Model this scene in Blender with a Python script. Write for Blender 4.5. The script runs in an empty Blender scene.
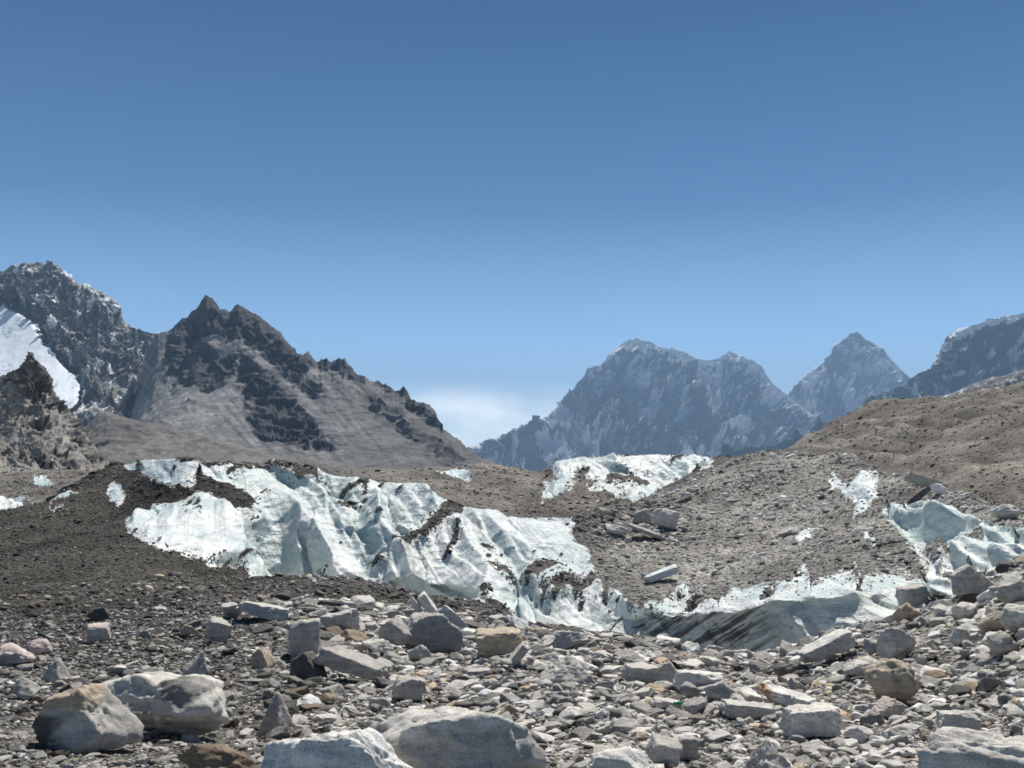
import bpy, math, random
import numpy as np
from mathutils import Vector

S = bpy.context.scene
COL = S.collection
rng = np.random.default_rng(11)
random.seed(11)

# ------------------------------------------------------------------ camera
W, H = 1024, 768
FPX = 1024 * 35.0 / 36.0
HZ = 474.0
TH = math.atan((HZ - 384.0) / FPX)
CAMZ = 1.7
cam_d = bpy.data.cameras.new('camera')
cam_d.lens = 35.0
cam_d.sensor_width = 36.0
cam_d.clip_start = 0.1
cam_d.clip_end = 200000
cam = bpy.data.objects.new('camera', cam_d)
cam.location = (0, 0, CAMZ)
cam.rotation_euler = (math.pi / 2 + TH, 0, 0)
COL.objects.link(cam)
S.camera = cam


def P(px, py, d):
    """world point seen at a picture position, at forward distance d"""
    a = (px - 512.0) / FPX
    b = (384.0 - py) / FPX
    fw = np.cos(TH) - b * np.sin(TH)
    up = np.sin(TH) + b * np.cos(TH)
    return np.stack([a / fw * d, np.broadcast_to(d, np.shape(a / fw)) * 1.0, CAMZ + up / fw * d], -1)


def project(p):
    X = p[..., 0]
    Y = p[..., 1]
    Z = p[..., 2] - CAMZ
    f = Y * math.cos(TH) + Z * math.sin(TH)
    u = -Y * math.sin(TH) + Z * math.cos(TH)
    f = np.where(np.abs(f) < 1e-6, 1e-6, f)
    return 512 + FPX * X / f, 384 - FPX * u / f


# ------------------------------------------------------------------ noise
_perm = rng.permutation(256).astype(np.int64)
_perm = np.concatenate([_perm, _perm])
_G = rng.normal(size=(256, 3))
_G /= np.linalg.norm(_G, axis=1)[:, None]
_G = _G.astype(np.float32)


def perlin(p):
    p = np.asarray(p, dtype=np.float64)
    fl = np.floor(p)
    i = fl.astype(np.int64) & 255
    f = (p - fl).astype(np.float32)
    w = f * f * f * (f * (f * 6 - 15) + 10)
    out = 0
    for dx in (0, 1):
        wx = w[..., 0] if dx else 1 - w[..., 0]
        a = _perm[(i[..., 0] + dx) & 255]
        for dy in (0, 1):
            wy = w[..., 1] if dy else 1 - w[..., 1]
            b = _perm[(a + i[..., 1] + dy) & 255]
            for dz in (0, 1):
                wz = w[..., 2] if dz else 1 - w[..., 2]
                g = _G[_perm[(b + i[..., 2] + dz) & 255]]
                dot = g[..., 0] * (f[..., 0] - dx) + g[..., 1] * (f[..., 1] - dy) + g[..., 2] * (f[..., 2] - dz)
                out = out + wx * wy * wz * dot
    return out * 1.6


def fbm(p, octs=5, gain=0.5, lac=2.03):
    a, s, q = 1.0, 0.0, np.array(p, dtype=np.float64)
    for k in range(octs):
        s = s + a * perlin(q + 17.3 * k)
        q = q * lac
        a *= gain
    return s


def ridged(p, octs=5, gain=0.5, lac=2.03):
    a, s, q = 1.0, 0.0, np.array(p, dtype=np.float64)
    w = 1.0
    for k in range(octs):
        n = 1 - np.abs(perlin(q + 9.1 * k)) * 1.6
        n = np.clip(n, 0, 1) ** 2
        s = s + a * n * w
        w = np.clip(n * 1.6, 0.2, 1)
        q = q * lac
        a *= gain
    return s


def smooth1(a, sig, axis):
    r = int(max(1, round(sig * 3)))
    k = np.exp(-0.5 * (np.arange(-r, r + 1) / sig) ** 2)
    k /= k.sum()
    pad = [(0, 0)] * a.ndim
    pad[axis] = (r, r)
    b = np.pad(a, pad, mode='edge')
    out = 0
    n = a.shape[axis]
    for j, w in enumerate(k):
        sl = [slice(None)] * a.ndim
        sl[axis] = slice(j, j + n)
        out = out + w * b[tuple(sl)]
    return out


def sstep(a, b, x):
    t = np.clip((x - a) / (b - a), 0, 1)
    return t * t * (3 - 2 * t)


def inpoly(x, y, poly):
    r = np.zeros(np.shape(x), bool)
    n = len(poly)
    j = n - 1
    for i in range(n):
        xi, yi = poly[i]
        xj, yj = poly[j]
        c = ((yi > y) != (yj > y)) & (x < (xj - xi) * (y - yi) / (yj - yi + 1e-9) + xi)
        r ^= c
        j = i
    return r


# ------------------------------------------------------------------ mesh helpers
def mesh_np(name, verts, faces, mat, smooth=True, attrs=None, parent=None, loc=None):
    verts = np.ascontiguousarray(verts, dtype=np.float32)
    faces = np.ascontiguousarray(faces, dtype=np.int32)
    me = bpy.data.meshes.new(name)
    k = faces.shape[1]
    me.vertices.add(len(verts))
    me.vertices.foreach_set('co', verts.ravel())
    me.loops.add(faces.size)
    me.loops.foreach_set('vertex_index', faces.ravel())
    me.polygons.add(len(faces))
    me.polygons.foreach_set('loop_start', np.arange(0, faces.size, k, dtype=np.int32))
    me.update(calc_edges=True)
    me.polygons.foreach_set('use_smooth', np.full(len(faces), smooth, dtype=bool))
    for an, av in (attrs or {}).items():
        av = np.asarray(av, dtype=np.float32)
        if av.ndim == 1:
            at = me.attributes.new(an, 'FLOAT', 'POINT')
            at.data.foreach_set('value', av)
        else:
            at = me.attributes.new(an, 'FLOAT_COLOR', 'POINT')
            c = np.ones((len(av), 4), np.float32)
            c[:, :3] = av
            at.data.foreach_set('color', c.ravel())
    me.materials.append(mat)
    o = bpy.data.objects.new(name, me)
    COL.objects.link(o)
    if parent:
        o.parent = parent
    if loc is not None:
        o.location = loc
    return o


def tag(o, label=None, cat=None, group=None, kind=None):
    if label:
        o['label'] = label
    if cat:
        o['category'] = cat
    if group:
        o['group'] = group
    if kind:
        o['kind'] = kind
    return o


def grid_faces(R, C):
    i = np.arange(R * C).reshape(R, C)
    return np.stack([i[:-1, :-1], i[:-1, 1:], i[1:, 1:], i[1:, :-1]], -1)


def sub_mesh(name, V, F, sel, mat, attrs, parent=None, smooth=True):
    f = F[sel]
    u, inv = np.unique(f.ravel(), return_inverse=True)
    return mesh_np(name, V[u], inv.reshape(f.shape), mat, smooth, {k: a[u] for k, a in attrs.items()}, parent)


def grid_normals(V):
    du = np.gradient(V, axis=1)
    dv = np.gradient(V, axis=0)
    n = np.cross(du, dv)
    n /= np.linalg.norm(n, axis=-1, keepdims=True) + 1e-12
    return n


# ------------------------------------------------------------------ materials
def new_mat(name):
    m = bpy.data.materials.new(name)
    m.use_nodes = True
    nt = m.node_tree
    b = nt.nodes['Principled BSDF']
    return m, nt, b


class NB:
    def __init__(s, nt):
        s.nt = nt

    def n(s, t, **kw):
        nd = s.nt.nodes.new(t)
        for k, v in kw.items():
            if k.startswith('i_'):
                key = k[2:]
                key = int(key) if key.isdigit() else key.replace('_', ' ')
                if isinstance(v, bpy.types.NodeSocket):
                    s.nt.links.new(v, nd.inputs[key])
                else:
                    nd.inputs[key].default_value = v
            else:
                setattr(nd, k, v)
        return nd

    def noise(s, vec, scale, detail=6, rough=0.55, dist=0.0):
        nd = s.n('ShaderNodeTexNoise')
        if vec is not None:
            s.nt.links.new(vec, nd.inputs['Vector'])
        nd.inputs['Scale'].default_value = scale
        nd.inputs['Detail'].default_value = detail
        nd.inputs['Roughness'].default_value = rough
        nd.inputs['Distortion'].default_value = dist
        return nd.outputs['Fac']

    def math(s, op, a, b=0.0, clamp=False):
        nd = s.n('ShaderNodeMath', operation=op, use_clamp=clamp)
        for k, v in enumerate((a, b)):
            if isinstance(v, bpy.types.NodeSocket):
                s.nt.links.new(v, nd.inputs[k])
            else:
                nd.inputs[k].default_value = v
        return nd.outputs[0]

    def ramp(s, fac, lo, hi, a=0.0, b=1.0):
        nd = s.n('ShaderNodeMapRange', interpolation_type='SMOOTHSTEP')
        s.nt.links.new(fac, nd.inputs['Value'])
        for nm, v in (('From Min', lo), ('From Max', hi), ('To Min', a), ('To Max', b)):
            nd.inputs[nm].default_value = v
        return nd.outputs['Result']

    def mix(s, fac, a, b, mode='MIX'):
        nd = s.n('ShaderNodeMix', data_type='RGBA', blend_type=mode)
        for sock, v in ((nd.inputs[0], fac), (nd.inputs[6], a), (nd.inputs[7], b)):
            if isinstance(v, bpy.types.NodeSocket):
                s.nt.links.new(v, sock)
            elif isinstance(v, (int, float)):
                sock.default_value = v
            else:
                sock.default_value = (*v, 1)
        return nd.outputs[2]

    def attr(s, name):
        return s.n('ShaderNodeAttribute', attribute_name=name)


def rock_material(name, s=1.0, bump=0.5, strata=False, rough=0.85):
    m, nt, b = new_mat(name)
    g = NB(nt)
    tc = g.n('ShaderNodeTexCoord').outputs['Object']
    col = g.attr('col').outputs['Color']
    n1 = g.noise(tc, 1.7 * s, 5, 0.6)
    n2 = g.noise(tc, 9 * s, 6, 0.65)
    n3 = g.noise(tc, 75 * s, 4, 0.7)
    v = g.math('ADD', g.ramp(n1, 0.25, 0.75, 0.84, 1.1), g.ramp(n2, 0.3, 0.7, -0.16, 0.14))
    v = g.math('ADD', v, g.ramp(n3, 0.3, 0.7, -0.28, 0.28))
    mpv = g.n('ShaderNodeMapping')
    nt.links.new(tc, mpv.inputs['Vector'])
    mpv.inputs['Rotation'].default_value = (0.5, 0.35, 0.3)
    mpv.inputs['Scale'].default_value = (1.2 * s, 1.2 * s, 14 * s)
    v = g.math('ADD', v, g.ramp(g.noise(mpv.outputs[0], 1.0, 6, 0.7, 0.1), 0.3, 0.7, -0.2, 0.18))
    c = g.n('ShaderNodeVectorMath', operation='SCALE')
    nt.links.new(col, c.inputs[0])
    nt.links.new(v, c.inputs['Scale'])
    # rust tinted and dark stains
    st = g.ramp(g.noise(tc, 2.6 * s, 8, 0.72), 0.6, 0.68, 0, 0.32)
    c2 = g.mix(st, c.outputs[0], g.mix(1.0, c.outputs[0], (0.95, 0.72, 0.5), 'MULTIPLY'))
    sd = g.ramp(g.noise(tc, 4.3 * s, 5, 0.7, 0.0), 0.64, 0.72, 0, 0.35)
    c3 = g.mix(sd, c2, g.mix(1.0, c2, (0.5, 0.5, 0.52), 'MULTIPLY'))
    nt.links.new(c3, b.inputs['Base Color'])
    b.inputs['Roughness'].default_value = rough
    b.inputs['Specular IOR Level'].default_value = 0.3
    h = g.math('ADD', g.math('MULTIPLY', n2, 1.0), g.math('MULTIPLY', n3, 0.22))
    bp = g.n('ShaderNodeBump')
    bp.inputs['Strength'].default_value = bump
    bp.inputs['Distance'].default_value = 0.05 / s
    nt.links.new(h, bp.inputs['Height'])
    nt.links.new(bp.outputs[0], b.inputs['Normal'])
    return m


M_boulder = rock_material('boulder_rock', 1.6, 0.45)
M_rubble = rock_material('rubble_rock', 2.0, 0.4)


def gravel_material():
    m, nt, b = new_mat('gravel')
    g = NB(nt)
    tc = g.n('ShaderNodeTexCoord').outputs['Object']
    col = g.attr('col').outputs['Color']
    vor = g.n('ShaderNodeTexVoronoi')
    nt.links.new(tc, vor.inputs['Vector'])
    vor.inputs['Scale'].default_value = 9
    vor2 = g.n('ShaderNodeTexVoronoi')
    nt.links.new(tc, vor2.inputs['Vector'])
    vor2.inputs['Scale'].default_value = 3.3
    sx = g.n('ShaderNodeSeparateColor')
    nt.links.new(vor.outputs['Color'], sx.inputs[0])
    sy = g.n('ShaderNodeSeparateColor')
    nt.links.new(vor2.outputs['Color'], sy.inputs[0])
    n1 = g.noise(tc, 0.35, 6, 0.6)
    v = g.math('ADD', g.ramp(n1, 0.3, 0.7, 0.62, 1.1), g.math('MULTIPLY', g.math('SUBTRACT', sx.outputs[0], 0.5), 0.45))
    v = g.math('ADD', v, g.math('MULTIPLY', g.math('SUBTRACT', sy.outputs[0], 0.5), 0.4))
    c = g.n('ShaderNodeVectorMath', operation='SCALE')
    nt.links.new(col, c.inputs[0])
    nt.links.new(v, c.inputs['Scale'])
    nt.links.new(c.outputs[0], b.inputs['Base Color'])
    b.inputs['Roughness'].default_value = 0.95
    b.inputs['Specular IOR Level'].default_value = 0.15
    h = g.math('ADD', g.math('MULTIPLY', vor.outputs['Distance'], -0.6), g.math('MULTIPLY', vor2.outputs['Distance'], -1.5))
    bp = g.n('ShaderNodeBump')
    bp.inputs['Strength'].default_value = 0.8
    bp.inputs['Distance'].default_value = 0.12
    nt.links.new(h, bp.inputs['Height'])
    nt.links.new(bp.outputs[0], b.inputs['Normal'])
    return m


M_gravel = gravel_material()


def ice_material():
    m, nt, b = new_mat('glacier_ice')
    g = NB(nt)
    tc = g.n('ShaderNodeTexCoord').outputs['Object']
    stripe = g.attr('stripe').outputs['Fac']
    crust_shade = g.attr('crust_shade').outputs['Fac']
    mp = g.n('ShaderNodeMapping')
    nt.links.new(tc, mp.inputs['Vector'])
    mp.inputs['Rotation'].default_value = (0, math.radians(35), 0)
    mp.inputs['Scale'].default_value = (0.35, 0.5, 1.4)
    n1 = g.noise(mp.outputs[0], 0.9, 7, 0.62, 0.5)
    n2 = g.noise(tc, 4.0, 5, 0.65)
    n0 = g.noise(tc, 0.22, 4, 0.6, 0.4)
    clear = (0.46, 0.57, 0.572)
    white = (0.81, 0.83, 0.82)
    cf = g.math('ADD', g.math('ADD', crust_shade, g.ramp(n1, 0.3, 0.7, -0.35, 0.3)), g.ramp(n0, 0.3, 0.7, -0.35, 0.25), True)
    c = g.mix(cf, clear, white)
    # fine grit frozen into the surface
    dirt = g.math('MULTIPLY', g.ramp(n2, 0.52, 0.72), g.ramp(n0, 0.45, 0.62, 0.0, 0.38))
    c = g.mix(dirt, c, (0.30, 0.28, 0.25))
    grit = g.attr('grit').outputs['Fac']
    silt = g.attr('silt').outputs['Fac']
    c = g.mix(g.math('MULTIPLY', silt, 0.75), c, (0.84, 0.83, 0.76))  # pale warm tint lifts the shaded ice walls, brightness put into their colour
    # melt runnels: streaks along the fall line
    dc = g.n('ShaderNodeVectorMath', operation='DOT_PRODUCT')
    nt.links.new(tc, dc.inputs[0])
    dc.inputs[1].default_value = (1.0, 0.165, 0.55)
    sz_ = g.n('ShaderNodeSeparateXYZ')
    nt.links.new(tc, sz_.inputs[0])
    cs = g.n('ShaderNodeCombineXYZ')
    nt.links.new(dc.outputs['Value'], cs.inputs[0])
    nt.links.new(g.math('MULTIPLY', sz_.outputs[2], 0.10), cs.inputs[1])
    rn = g.noise(cs.outputs[0], 1.5, 6, 0.68, 0.3)
    rl = g.math('MULTIPLY', g.ramp(rn, 0.5, 0.68), g.ramp(n0, 0.38, 0.62, 0.15, 0.62))
    c = g.mix(rl, c, (0.36, 0.36, 0.33))
    gm_ = g.math('ADD', g.noise(tc, 1.7, 8, 0.7), g.math('MULTIPLY', grit, 0.42))
    c = g.mix(g.ramp(gm_, 0.68, 0.75), c, (0.19, 0.175, 0.15))
    spk = g.ramp(g.noise(tc, 9.0, 2, 0.5), 0.68, 0.72, 0, 0.55)
    c = g.mix(spk, c, (0.2, 0.18, 0.16))
    # tilted layers of dark silt in the wall
    dt_ = g.n('ShaderNodeVectorMath', operation='DOT_PRODUCT')
    nt.links.new(tc, dt_.inputs[0])
    a_ = math.radians(33)
    dt_.inputs[1].default_value = (-math.sin(a_), 0.1, math.cos(a_))
    dl_ = g.n('ShaderNodeVectorMath', operation='DOT_PRODUCT')
    nt.links.new(tc, dl_.inputs[0])
    dl_.inputs[1].default_value = (math.cos(a_) * 0.1, 0, math.sin(a_) * 0.1)
    cmb = g.n('ShaderNodeCombineXYZ')
    nt.links.new(dt_.outputs['Value'], cmb.inputs[0])
    nt.links.new(dl_.outputs['Value'], cmb.inputs[1])
    nb_ = g.noise(cmb.outputs[0], 3.6, 6, 0.75, 0.12)
    sl = g.math('MULTIPLY', g.ramp(nb_, 0.44, 0.55), stripe)
    c = g.mix(sl, c, (0.13, 0.125, 0.11))
    nt.links.new(c, b.inputs['Base Color'])
    b.inputs['Roughness'].default_value = 0.42
    nt.links.new(g.ramp(n2, 0.3, 0.7, 0.2, 0.48), b.inputs['Roughness'])
    b.inputs['IOR'].default_value = 1.31
    vc = g.n('ShaderNodeTexVoronoi', feature='SMOOTH_F1')
    mpc = g.n('ShaderNodeMapping')
    nt.links.new(tc, mpc.inputs['Vector'])
    mpc.inputs['Scale'].default_value = (1.0, 0.7, 1.5)
    nt.links.new(mpc.outputs[0], vc.inputs['Vector'])
    vc.inputs['Scale'].default_value = 1.5
    vc.inputs['Smoothness'].default_value = 0.3
    h = g.math('ADD', g.math('MULTIPLY', n1, 0.9), g.math('MULTIPLY', n2, 0.3))
    h = g.math('ADD', h, g.math('MULTIPLY', rn, 0.6))
    h = g.math('ADD', h, g.math('MULTIPLY', vc.outputs['Distance'], 0.4))
    bp = g.n('ShaderNodeBump')
    bp.inputs['Strength'].default_value = 0.65
    bp.inputs['Distance'].default_value = 0.42
    nt.links.new(h, bp.inputs['Height'])
    nt.links.new(bp.outputs[0], b.inputs['Normal'])
    return m


M_ice = ice_material()


def mountain_material(name, size, bump=0.6, snow_col=(0.82, 0.85, 0.88), sn=1.0):
    """rock / scree colour from the mesh, snow from a snow amount on the mesh"""
    m, nt, b = new_mat(name)
    g = NB(nt)
    tc = g.n('ShaderNodeTexCoord').outputs['Object']
    col = g.attr('col').outputs['Color']
    snow = g.attr('snow').outputs['Fac']
    s = 1.0 / size
    n1 = g.noise(tc, 3 * s, 8, 0.62)
    n2 = g.noise(tc, 25 * s, 8, 0.7)
    n3 = g.noise(tc, 120 * s, 5, 0.7)
    v = g.math('ADD', g.ramp(n1, 0.3, 0.7, 0.75, 1.2), g.ramp(n2, 0.3, 0.7, -0.3, 0.3))
    v = g.math('ADD', v, g.ramp(n3, 0.3, 0.7, -0.25, 0.25))
    c = g.n('ShaderNodeVectorMath', operation='SCALE')
    nt.links.new(col, c.inputs[0])
    nt.links.new(v, c.inputs['Scale'])
    sf = g.math('ADD', snow, g.math('ADD', g.ramp(n2, 0.25, 0.75, -0.35 * sn, 0.35 * sn), g.ramp(n3, 0.25, 0.75, -0.25 * sn, 0.25 * sn)))
    sf = g.ramp(sf, 0.46, 0.6)
    cc = g.mix(sf, c.outputs[0], snow_col)
    nt.links.new(cc, b.inputs['Base Color'])
    b.inputs['Roughness'].default_value = 0.9
    b.inputs['Specular IOR Level'].default_value = 0.2
    bp = g.n('ShaderNodeBump')
    bp.inputs['Strength'].default_value = bump
    bp.inputs['Distance'].default_value = size * 0.02
    nt.links.new(g.math('ADD', n2, g.math('MULTIPLY', n3, 0.4)), bp.inputs['Height'])
    nt.links.new(bp.outputs[0], b.inputs['Normal'])
    return m


# ------------------------------------------------------------------ near terrain: rings from the camera to the valley
XK = [-170, 0, 60, 120, 170, 220, 280, 350, 400, 440, 480, 520, 575, 640, 700, 760, 800, 830, 870, 920, 970, 1024, 1194]
T = {
    'F4': [(632, 17), (625, 18), (618, 19), (612, 20), (610, 21), (606, 22), (605, 23), (612, 24), (620, 24), (625, 24), (630, 24), (634, 24), (636, 24), (643, 24), (651, 23), (655, 22), (645, 21), (633, 20.5), (618, 20), (603, 18.5), (585, 16.5), (563, 14), (520, 10)],
    'H': [(612, 24), (605, 25), (600, 26), (598, 27), (597, 28), (594, 30), (589, 38), (580, 44), (596, 40), (601, 37), (606, 35), (632, 31), (636, 31), (646, 31), (660, 30), (668, 29), (660, 28), (648, 27), (632, 26), (618, 24), (602, 22), (582, 19), (545, 14)],
    'D': [(604, 28), (597, 29), (592, 30), (590, 31), (590, 32), (591, 36), (594, 46), (592, 51), (604, 48), (608, 46), (612, 44), (638, 38), (642, 36), (650, 36), (662, 35), (672, 34), (664, 33), (652, 32), (636, 31), (622, 29), (608, 27), (592, 24), (560, 19)],
    'M1': [(596, 32), (590, 32), (585, 33), (582, 34), (580, 36), (588, 45), (597, 56), (596, 57), (598, 56), (603, 55), (612, 50), (634, 42), (638, 40), (648, 40), (660, 38.5), (668, 37.5), (662, 36.5), (648, 36), (632, 36), (618, 34), (604, 31), (590, 28), (555, 23)],
    'M2': [(575, 42), (572, 40), (562, 42), (555, 45), (550, 50), (575, 50), (575, 60), (573, 57.4), (568, 56.6), (574, 55.8), (590, 52), (600, 47), (598, 46), (603, 40.6), (601, 39.2), (596, 38.2), (586, 37.4), (590, 37), (586, 37.4), (582, 38), (560, 36), (556, 32), (530, 28)],
    'M3': [(550, 54), (545, 52), (530, 56), (510, 64), (495, 72), (505, 70), (515, 70), (520, 69), (525, 67), (535, 66), (548, 65), (552, 63), (556, 62), (553, 60), (545, 61), (535, 62), (530, 60), (525, 57), (520, 56), (515, 54), (525, 46), (533, 38), (505, 34)],
    'M4': [(525, 64), (512, 66), (490, 74), (465, 84), (459, 86), (463, 85), (456, 84), (470, 82), (481, 80), (494, 79), (517, 77), (521, 75), (523, 74), (500, 86), (466, 102), (440, 110), (452, 100), (457, 90), (466, 78), (479, 66), (491, 56), (515, 46), (490, 42)],
    'N0': [(530, 75), (516, 78), (494, 86), (470, 95), (466, 96), (470, 95), (466, 94), (478, 92), (487, 90), (499, 89), (519, 86), (522, 84), (522, 82), (501, 93), (473, 112), (451, 121), (458, 112), (464, 101), (473, 88), (488, 75), (503, 65), (528, 56), (505, 50)],
    'N1': [(515, 105), (507, 105), (485, 115), (474, 120), (474, 120), (474, 120), (474, 115), (480, 112), (489, 110), (500, 104), (508, 102), (507, 102), (503, 128), (497, 134), (474, 140), (456, 132), (459, 128), (463, 120), (471, 106), (488, 92), (505, 80), (526, 70), (500, 65)],
}
for i_, x_ in enumerate(XK):
    if 165 < x_ < 600:
        d2 = T['M2'][i_][1]
        for nm_ in ('M3', 'M4', 'N0'):
            y_, d_ = T[nm_][i_]
            T[nm_][i_] = (y_, d2 + 0.55 * (d_ - d2))
for i_, x_ in enumerate(XK):
    if 860 < x_ < 1200:
        d2 = T['M2'][i_][1]
        for nm_ in ('M3', 'M4', 'N0'):
            y_, d_ = T[nm_][i_]
            T[nm_][i_] = (y_, d2 + (0.92 if x_ < 900 else 0.82) * (d_ - d2))
F1 = [(-170, 768, 5.5), (600, 768, 5.5), (1024, 768, 5.1), (1194, 768, 4.8)]
F2 = [(-170, 708, 8.6), (700, 708, 8.6), (1024, 698, 7.4), (1194, 685, 6.4)]
F3 = [(-170, 664, 12.5), (500, 664, 12.6), (700, 672, 13.2), (760, 674, 13.2), (850, 655, 12.5), (950, 642, 11.4), (1024, 625, 9.8), (1194, 590, 7.6)]
N2 = [(-170, 474, 180), (0, 474, 180), (60, 472, 180), (120, 471, 190), (220, 471, 190), (300, 471, 180), (360, 470, 175), (400, 470, 172), (430, 465, 166), (450, 463, 165), (480, 460, 165), (500, 463, 165), (515, 467, 165), (530, 471, 165),
      (540, 474, 165), (546, 470, 163), (552, 461, 160), (575, 458.5, 158), (600, 457, 156), (630, 457.5, 155), (655, 458.5, 154), (690, 460.5, 154), (715, 461, 158), (740, 462, 190), (765, 457, 235), (790, 447, 260), (810, 436, 265), (830, 421, 268), (870, 405, 264), (910, 400, 255), (950, 394, 242), (985, 388, 232), (1024, 379, 220), (1194, 350, 190)]

xs = np.concatenate([np.linspace(-950, -80, 40)[:-1], np.arange(-80, 1104.1, 1.5), np.linspace(1104, 1974, 40)[1:]])
NC = len(xs)
inn = slice(39, NC - 39)


def ring(keys, sig):
    k = np.array(keys, float)
    y = np.interp(xs, k[:, 0], k[:, 1])
    d = np.interp(xs, k[:, 0], k[:, 2])
    if sig:
        y[inn] = smooth1(y[inn], sig, 0)
        d[inn] = smooth1(d[inn], max(sig, 8), 0)
    return y, d


def tz(y, d):
    b = (384.0 - y) / FPX
    return CAMZ + (np.sin(TH) + b * np.cos(TH)) / (np.cos(TH) - b * np.sin(TH)) * d


rings = []   # (depth, height) pairs
rings.append((np.full(NC, 1.0), np.full(NC, 0.02)))
for kf in (F1, F2, F3):
    y, d = ring(kf, 20)
    rings.append((d, tz(y, d)))
for nm in ('F4', 'H', 'D', 'M1', 'M2', 'M3', 'M4', 'N0', 'N1'):
    y, d = ring([(x, a[0], a[1]) for x, a in zip(XK, T[nm])], 9)
    rings.append((d, tz(y, d)))
y, d = ring(N2, 2)
rings.append((d, tz(y, d)))
yN2, dN2 = y, d
rings.append((d * 1.25, tz(y + 10, d * 1.25)))
rings.append((np.full(NC, 900.0), np.full(NC, -12.0)))
rings.append((np.full(NC, 3000.0), np.full(NC, -25.0)))
rings.append((np.full(NC, 21000.0), np.full(NC, -45.0)))
ROWS = [26, 46, 32, 40, 26, 12, 12, 44, 50, 56, 9, 22, 64, 8, 10, 8, 8]
NAMES = ['F0', 'F1', 'F2', 'F3', 'F4', 'H', 'D', 'M1', 'M2', 'M3', 'M4', 'N0', 'N1', 'N2', 'N3', 'N4', 'N5', 'N6']
Dg, Zg, seg = [], [], []
for i, n in enumerate(ROWS):
    for j in range(n):
        t = j / n
        Dg.append(rings[i][0] * (1 - t) + rings[i + 1][0] * t)
        Zg.append(rings[i][1] * (1 - t) + rings[i + 1][1] * t)
        seg.append(i + t)
Dg.append(rings[-1][0])
Zg.append(rings[-1][1])
seg.append(len(ROWS))
Dg = np.array(Dg)
Zg = np.array(Zg)
seg = np.array(seg)
NR = len(seg)
Ds = smooth1(Dg, 2.2, 0)
Zs = smooth1(Zg, 2.2, 0)
far = (seg > 12.5)[:, None]
Dg = np.where(far, Dg, Ds)
Zg = np.where(far, Zg, Zs)
# fan out: sideways position from the column, a little parallel spread close to the camera
A = (xs - 512.0) / FPX
bq = np.clip((CAMZ - Zg) / Dg, -0.3, 0.35)
# fw for the ray: depth along the optical axis over forward distance
axial = Dg * math.cos(TH) + (Zg - CAMZ) * math.sin(TH)
Xg = A[None, :] * axial + np.sign(A)[None, :] * np.clip(4.0 - Dg, 0, 4) * np.abs(A)[None, :] ** 2 * 2
V = np.stack([Xg, Dg, Zg], -1)
PX, PY = project(V)     # design picture position of each vertex
PX = np.broadcast_to(PX, (NR, NC)).copy()

# ---- what is ice, by outline on the slopes (warped so that no edge is straight)
q = np.stack([V[..., 0], V[..., 1], V[..., 2]], -1)
w3 = np.stack([PX / 16.0, PY / 16.0, PX * 0], -1)
wx = fbm(w3, 5, 0.6) * 5.0
wy = fbm(w3 + 40, 5, 0.6) * 3.6
ax, ay = PX + wx, PY + wy
segm = np.broadcast_to(seg[:, None], (NR, NC))
mid = (segm > 6.2) & (segm < 10.9)
farz = (segm > 11.2) & (segm < 13.05)
I1 = [(114, 466), (140, 455), (165, 450), (200, 458), (235, 460), (262, 450), (300, 445), (330, 452), (361, 466), (376, 468), (414, 476), (437, 482), (457, 495), (463, 508), (484, 510), (505, 510), (543, 510), (566, 512), (582, 541), (590, 552), (592, 566), (605, 582), (622, 592), (640, 607), (642, 660), (560, 660), (500, 660), (470, 640), (440, 640), (340, 640), (270, 600),
      (243, 588), (205, 567), (176, 550), (155, 548), (129, 535), (123, 520), (146, 511), (149, 500), (187, 500), (193, 489), (205, 492), (232, 503), (253, 509), (255, 500), (240, 491), (213, 478), (200, 476), (190, 487), (164, 484), (138, 474)]
I1_not = [[(455, 503), (461, 517), (447, 520), (436, 532), (420, 541), (392, 545), (392, 541), (418, 534), (432, 522), (445, 508)],
          [(520, 571), (528, 562), (548, 556), (562, 553), (564, 557), (550, 563), (536, 569)],
          [(210, 570), (225, 566), (236, 572), (243, 564), (249, 578), (238, 582), (222, 578)],
          [(262, 450), (300, 440), (315, 452), (312, 462), (316, 473), (300, 474), (292, 466), (280, 464)],
          [(442, 557), (450, 545), (456, 530), (461, 530), (458, 540), (450, 553)],
          [(485, 570), (494, 563), (509, 553), (508, 568), (498, 564)],
          [(334, 503), (350, 502), (370, 505), (350, 508), (336, 508)],
          [(359, 476), (367, 477), (366, 496), (362, 492)],
          [(548, 578), (556, 572), (574, 568), (572, 575), (556, 582)],
          [(570, 582), (590, 570), (594, 573), (576, 586)],
          [(596, 592), (604, 574), (609, 577), (602, 594)],
          [(485, 600), (492, 596), (505, 612), (520, 640), (500, 640)]]
I2 = [(638, 606), (652, 598), (668, 594), (686, 572), (690, 590), (702, 574), (706, 592), (724, 592), (732, 584), (738, 589), (760, 580), (777, 580), (783, 574), (790, 582), (806, 570), (812, 582), (824, 577), (850, 575), (857, 568), (862, 580), (872, 573), (880, 579), (888, 572), (896, 576), (908, 569), (925, 586), (926, 600), (910, 650), (830, 700), (750, 720), (680, 700), (638, 680)]
I3 = [(882, 505), (890, 500), (905, 506), (912, 500), (929, 505), (952, 513), (973, 521), (1000, 527), (1100, 535), (1100, 600), (985, 620), (926, 620), (924, 590), (922, 560), (906, 545), (896, 530), (878, 510)]
I3_not = [[(975, 593), (973, 568), (980, 560), (990, 574), (1003, 586), (1000, 600)],
          [(941, 567), (946, 567), (962, 578), (972, 590), (958, 586), (947, 578)],
          [(926, 553), (936, 541), (947, 542), (953, 553), (944, 551), (936, 558)]]
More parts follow.
